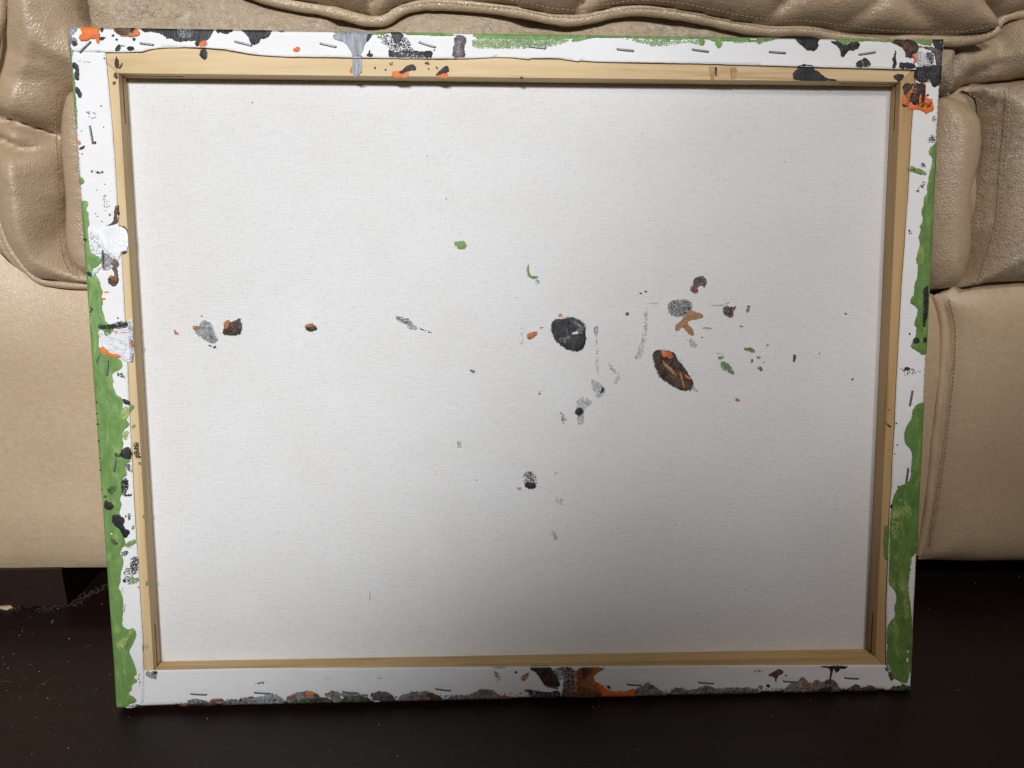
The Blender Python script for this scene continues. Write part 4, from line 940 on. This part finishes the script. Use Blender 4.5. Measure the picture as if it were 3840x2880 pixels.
mark('C3', 'umber', "1522,900 1560,863 1620,870 1720,878 1762,920 1772,970 1822,1010 1862,1080 1912,1140 1938,1200 1928,1284 1840,1288 1760,1262 1650,1192 1578,1132 1543,1030 1522,960", jit=0.00045)
mark('C3', 'orange', "1588,878 1660,876 1690,905 1650,950 1620,935", layer=2, jit=0.0004); mark('C3', 'orange', "1660,890 1735,900 1725,950 1665,962", dry=0.7, layer=2); mark('C3', 'brown', "1682,1080 1760,1060 1870,1120 1922,1180 1922,1272 1840,1277 1740,1242 1668,1150", dry=0.75, layer=2); mark('C3', 'tan', "1605,955 1660,1018 1740,1080 1778,1170 1720,1106 1640,1032", layer=3); mark('C3', 'orange', "1838,1108 1912,1160 1900,1168 1850,1132", layer=3); mark('C3', 'charcoal', "1930,1180 1960,1270 2010,1310 1930,1285", dry=0.3)
mark('C3', 'brown', "1700,1060 1720,1070 1790,1240 1760,1230", layer=3, jit=0.0003); mark('C3', 'tan', "1790,1090 1810,1095 1850,1250 1835,1255", layer=3, jit=0.0003); mark('C3', 'brown', "1560,900 1590,960 1640,1080 1610,1060 1560,970", layer=2, dry=0.5)
mark('C3', 'grey', "600,720 690,700 640,760 600,800 560,790", dry=0.2, layer=2); mark('C3', 'grey', "690,580 760,590 800,650 790,660 740,610", dry=0.4, layer=3); mark('C3', 'black', "610,545 650,540 660,680 640,690", layer=3)
mark('C3', 'purple', "1940,130 1990,100 2050,93 2087,150 2062,222 2030,190 1985,206 1992,282 1940,272 1904,240 1910,205 1940,190", dry=0.92); mark('C3', 'red', "1904,206 1962,200 1986,272 1930,272", dry=0.5, layer=2)
mark('C3', 'charcoal', "1678,380 1740,342 1880,338 1932,380 1932,440 1880,502 1800,532 1700,502 1672,440", dry=0.6); mark('C3', 'grey', "1678,380 1740,342 1880,338 1932,380 1932,440 1880,502 1800,532 1700,502 1672,440", dry=0.4); mark('C3', 'tan', "1905,445 1950,480 2042,488 2038,542 1930,546 1870,582 1930,640 1952,702 1900,712 1850,640 1820,622 1790,668 1743,652 1760,600 1830,560", layer=2, jit=0.0004); mark('C3', 'grey', "1960,488 2000,490 2000,540 1930,540", dry=0.4, layer=3)
mark('C3', 'charcoal', "1480,370 1600,375 1590,395 1500,390", dry=0.25); mark('C3', 'charcoal', "2030,630 2140,630 2140,655 2040,645", dry=0.35)
mark('C4', 'brown', "858,430 900,398 950,420 1008,408 985,450 968,534 920,527 868,490", dry=0.85); mark('C4', 'red', "950,412 1006,410 985,440", dry=0.6, layer=2); mark('C4', 'charcoal', "740,390 850,392 930,362 935,380 850,410 750,408", dry=0.32); mark('C4', 'green', "1110,398 1152,404 1142,450 1126,482 1098,477 1114,430", dry=0.85)
mark('C4', 'deepgreen', "1078,842 1150,833 1198,860 1192,898 1140,882 1088,862", dry=0.92); mark('C4', 'deepgreen', "805,930 882,928 872,950 820,968", dry=0.92); mark('C4', 'deepgreen', "828,990 902,984 952,1050 992,1100 966,1128 920,1090 848,1062", dry=0.78); mark('C4', 'deepgreen', "1218,1046 1266,1030 1284,1094 1230,1067", dry=0.9); mark('C4', 'deepgreen', "1208,930 1264,928 1252,962 1214,957", dry=0.6); mark('C4', 'charcoal', "1152,960 1178,953 1172,1002 1150,1002", dry=0.7); mark('C4', 'charcoal', "1260,995 1300,990 1290,1010", dry=0.6)
mark('C4', 'red', "993,1380 1015,1366 1040,1380 1030,1397 1004,1399"); mark('C4', 'umber', "1592,910 1616,903 1628,950 1602,1003 1588,960", dry=0.7); dot('C4', 'black', 2135, 488, 9); mark('C4', 'charcoal', "460,738 550,738 612,820 560,854 490,802", dry=0.22); mark('C4', 'charcoal', "1040,615 1086,612 1080,632 1045,630", dry=0.5); mark('C4', 'charcoal', "632,722 656,730 650,746", dry=0.8); mark('C4', 'charcoal', "645,625 755,630 750,655 660,640", dry=0.3)
mark('C4', 'charcoal', "780,890 870,895 865,910 790,912", dry=0.25); mark('C4', 'charcoal', "1315,800 1340,805 1335,825 1318,822", dry=0.5); dot('C4', 'charcoal', 1863, 903, 5); dot('C4', 'charcoal', 2205, 1170, 9)
mark('O', 'charcoal', "1130,1018 1158,1020 1162,1052 1145,1058 1132,1050", dry=0.5); mark('O', 'black', "1133,1042 1158,1046 1156,1056 1138,1057", layer=2); mark('O', 'red', "1116,1053 1128,1052 1126,1061 1117,1060", dry=0.5)
mark('O', 'green', "1190,1145 1206,1150 1204,1172 1194,1165", dry=0.3); mark('O', 'grey', "1195,1072 1222,1078 1215,1095 1200,1092", dry=0.15); mark('O', 'charcoal', "986,952 998,952 996,972 987,970", dry=0.4); mark('O', 'grey', "796,1278 800,1278 800,1300 797,1300", dry=0.3); mark('O', 'charcoal', "1198,1020 1206,1020 1204,1028 1198,1028", dry=0.3); mark('O', 'grey', "1025,1035 1032,1036 1030,1044", dry=0.4)
rn = random.Random(5)
for k in range(8):                                # tiny stray specks
    dot('P', rn.choice(('charcoal', 'charcoal', 'grey', 'brown')), rn.uniform(620, 3200), rn.uniform(380, 2380), rn.uniform(1.2, 2.8), surface='cloth', thick=0.00004, halo=False)

# ---- staples -----------------------------------------------------
for x0, y0, x1, y1 in ST:
    P = uvs([(x0, y0), (x1, y1)], 0.0006)
    h = rim_h(P)
    par = which_parent(P, 'rim')
    a, b = P; t = (b - a) / np.linalg.norm(b - a); s = np.array([-t[1], t[0]]) * 0.00056
    V = []; Fc = []
    prof = [(a, h[0] - 0.0006), (a + t * 0.0002, h[0] + 0.0006), (a + t * 0.0009, h[0] + 0.00105), ((a + b) / 2, h.mean() + 0.0012), (b - t * 0.0009, h[1] + 0.00105), (b - t * 0.0002, h[1] + 0.0006), (b, h[1] - 0.0006)]
    for p, z in prof:
        V += [(*(p - s), z - 0.0003), (*(p - s * 0.6), z), (*(p + s * 0.6), z), (*(p + s), z - 0.0003)]
    for k in range(len(prof) - 1):
        for q in range(3):
            Fc.append((4 * k + q, 4 * k + q + 1, 4 * k + q + 5, 4 * k + q + 4)[::-1])
    o = link('staple', mesh('staple', V, Fc), M_staple, par, False)
    o.modifiers.new('wire', 'SOLIDIFY').thickness = 0.0003

# ------------------------------------------------------------------ things on the floor
def flake(x, y, r, V, Fc, rn_):
    k = 6; o = len(V); ph = rn_.uniform(0, 6.28); st = rn_.uniform(0.35, 0.9); hz = r * rn_.uniform(0.35, 0.8)
    for i in range(k):
        t = 2 * math.pi * i / k; a = r * rn_.uniform(0.7, 1.2)
        dx, dy = a * math.cos(t), a * st * math.sin(t)
        V.append((x + dx * math.cos(ph) - dy * math.sin(ph), y + dx * math.sin(ph) + dy * math.cos(ph), 0.0001 + rn_.uniform(0, .3) * hz))
    V.append((x, y, hz + 0.0002))
    for i in range(k): Fc.append((o + i, o + (i + 1) % k, o + k))

rn = random.Random(11); V = []; Fc = []
for x, y, r in ((436, 440, 11), (430, 455, 9), (185, 523, 8), (160, 560, 8), (575, 588, 11), (25, 740, 9), (68, 832, 13), (42, 800, 6), (328, 860, 9), (562, 775, 7), (113, 712, 8), (250, 802, 6), (170, 850, 5), (48, 895, 8), (910, 884, 7), (362, 965, 7), (172, 982, 7), (660, 985, 7), (800, 1003, 8), (586, 1012, 5), (58, 1017, 6), (395, 1080, 9), (168, 1076, 8), (497, 1132, 6), (690, 1180, 5), (303, 1240, 7), (97, 1316, 8), (1072, 1236, 6), (567, 1495, 12), (265, 1545, 10), (360, 1187, 4), (895, 1110, 6), (1720, 1250, 9), (808, 203, 9), (678, 295, 8), (846, 296, 6), (614, 82, 7), (372, 80, 8), (480, 340, 10), (255, 405, 6), (192, 495, 5), (268, 541, 5), (1193, 1585, 5), (1637, 1652, 6), (598, 1418, 4), (830, 1525, 5)):
    p = on_floor(*topx('B1', [(x, y)])[0]); flake(p.x, p.y, r * 0.000042, V, Fc, rn)
for z, x, y, r in (('B2', 1155, 1302, 11), ('B2', 1398, 1332, 8), ('B2', 1306, 1560, 10), ('B2', 1764, 1572, 7), ('B2', 1925, 1480, 7), ('B2', 880, 1450, 5), ('B2', 740, 1517, 6), ('B2', 1940, 1258, 5), ('B2', 1380, 1620, 5),
                   ('B3', 935, 1152, 8), ('B3', 985, 1146, 8), ('B3', 960, 1170, 6), ('B3', 782, 1212, 6), ('B3', 1222, 1535, 9), ('B3', 1308, 1506, 8), ('B3', 932, 1212, 5),
                   ('B4', 1810, 130, 8), ('B4', 2170, 73, 8), ('B4', 1422, 338, 8), ('B4', 2060, 480, 7), ('B4', 1935, 428, 8), ('B4', 1665, 1014, 9), ('B4', 980, 1175, 7), ('B4', 130, 1228, 8), ('B4', 440, 1098, 8), ('B4', 1785, 902, 5)):
    p = on_floor(*topx(z, [(x, y)])[0]); flake(p.x, p.y, r * 0.000042, V, Fc, rn)
for k in range(230):
    x = -0.45 + 0.9 * rn.random() ** 1.7; y = rn.uniform(-0.09, 0.16)
    flake(x, y, rn.uniform(0.00008, 0.00022), V, Fc, rn)
d = link('dust', mesh('dust', V, Fc), M_dust, None, False)
d['kind'] = 'stuff'; d['label'] = 'pale dust specks scattered over the dark floor'; d['category'] = 'dust'

# lint along the foot of the sofa
V = []; Fc = []
base = [on_floor(x, y) for x, y in ((-300, 2296), (-100, 2292), (0, 2287), (60, 2284), (120, 2280), (180, 2277), (250, 2275), (285, 2262), (310, 2244), (345, 2226), (375, 2212), (405, 2196), (440, 2188))]
def along(t):
    t = max(0, min(0.9999, t)) * (len(base) - 1); i = int(t); return base[i].lerp(base[i + 1], t - i)
for k in range(110):
    t0 = rn.random(); ln = rn.uniform(0.012, 0.06); p = along(t0); off = Vector((rn.gauss(0, .003), rn.gauss(0, .0022), 0))
    pts = []; cx = rn.uniform(-1, 1) * 0.004; ph = rn.uniform(0, 6)
    for j in range(6):
        q = along(t0 + ln * j / 5) + off
        pts.append((q.x + 0.001 * math.sin(ph + j), q.y + cx * (j / 5 - .5) + 0.0012 * math.sin(ph * 2 + j * 1.4), 0.0004 + 0.0011 * abs(math.sin(ph + j * .9))))
    v, f = tube(pts, rn.uniform(0.00002, 0.000055), 4); o = len(V); V += v; Fc += [tuple(i + o for i in q) for q in f]
for x, y, x2, y2 in ((300, 990, 470, 900), (185, 905, 215, 930), (0, 945, 95, 950), (440, 1075, 400, 1105), (700, 660, 760, 640)):
    a = on_floor(*topx('B1', [(x, y)])[0]); b = on_floor(*topx('B1', [(x2, y2)])[0])
    m = (a + b) / 2 + Vector((0.001, 0.0006, 0.0005))
    v, f = tube([a + Vector((0, 0, .0003)), m, b + Vector((0, 0, .0003))], 0.00006, 4); o = len(V); V += v; Fc += [tuple(i + o for i in q) for q in f]
l = link('lint', mesh('lint', V, Fc), M_lint, None, False)
l['kind'] = 'stuff'; l['label'] = 'grey lint and hairs along the foot of the sofa'; l['category'] = 'lint'

# splinter of wood by the sofa foot
pl = np.array([[on_floor(x, y).x, on_floor(x, y).y] for x, y in topx('B1', [(12, 316), (40, 302), (95, 292), (130, 300), (134, 318), (110, 326), (80, 332), (40, 328)])])
pl[:, 1] -= 0.004
c = pl.mean(0); V = []; Fc = []
for s, z in ((0.9, 0.0002), (1.0, 0.0012), (0.75, 0.0022)):
    for i, p in enumerate(pl): V.append((*(c + (p - c) * s), z + 0.0004 * ((i * 7) % 3)))
k = len(pl)
for r_ in range(2):
    for i in range(k): Fc.append((r_ * k + i, r_ * k + (i + 1) % k, (r_ + 1) * k + (i + 1) % k, (r_ + 1) * k + i)[::-1])
Fc.append(tuple(range(2 * k, 3 * k))[::-1]); Fc.append(tuple(range(k)))
w = link('wood_chip', mesh('wood_chip', V, Fc), M_chip, None, False)
w['label'] = 'small pale wood splinter on the dark floor beside the sofa foot'; w['category'] = 'splinter'
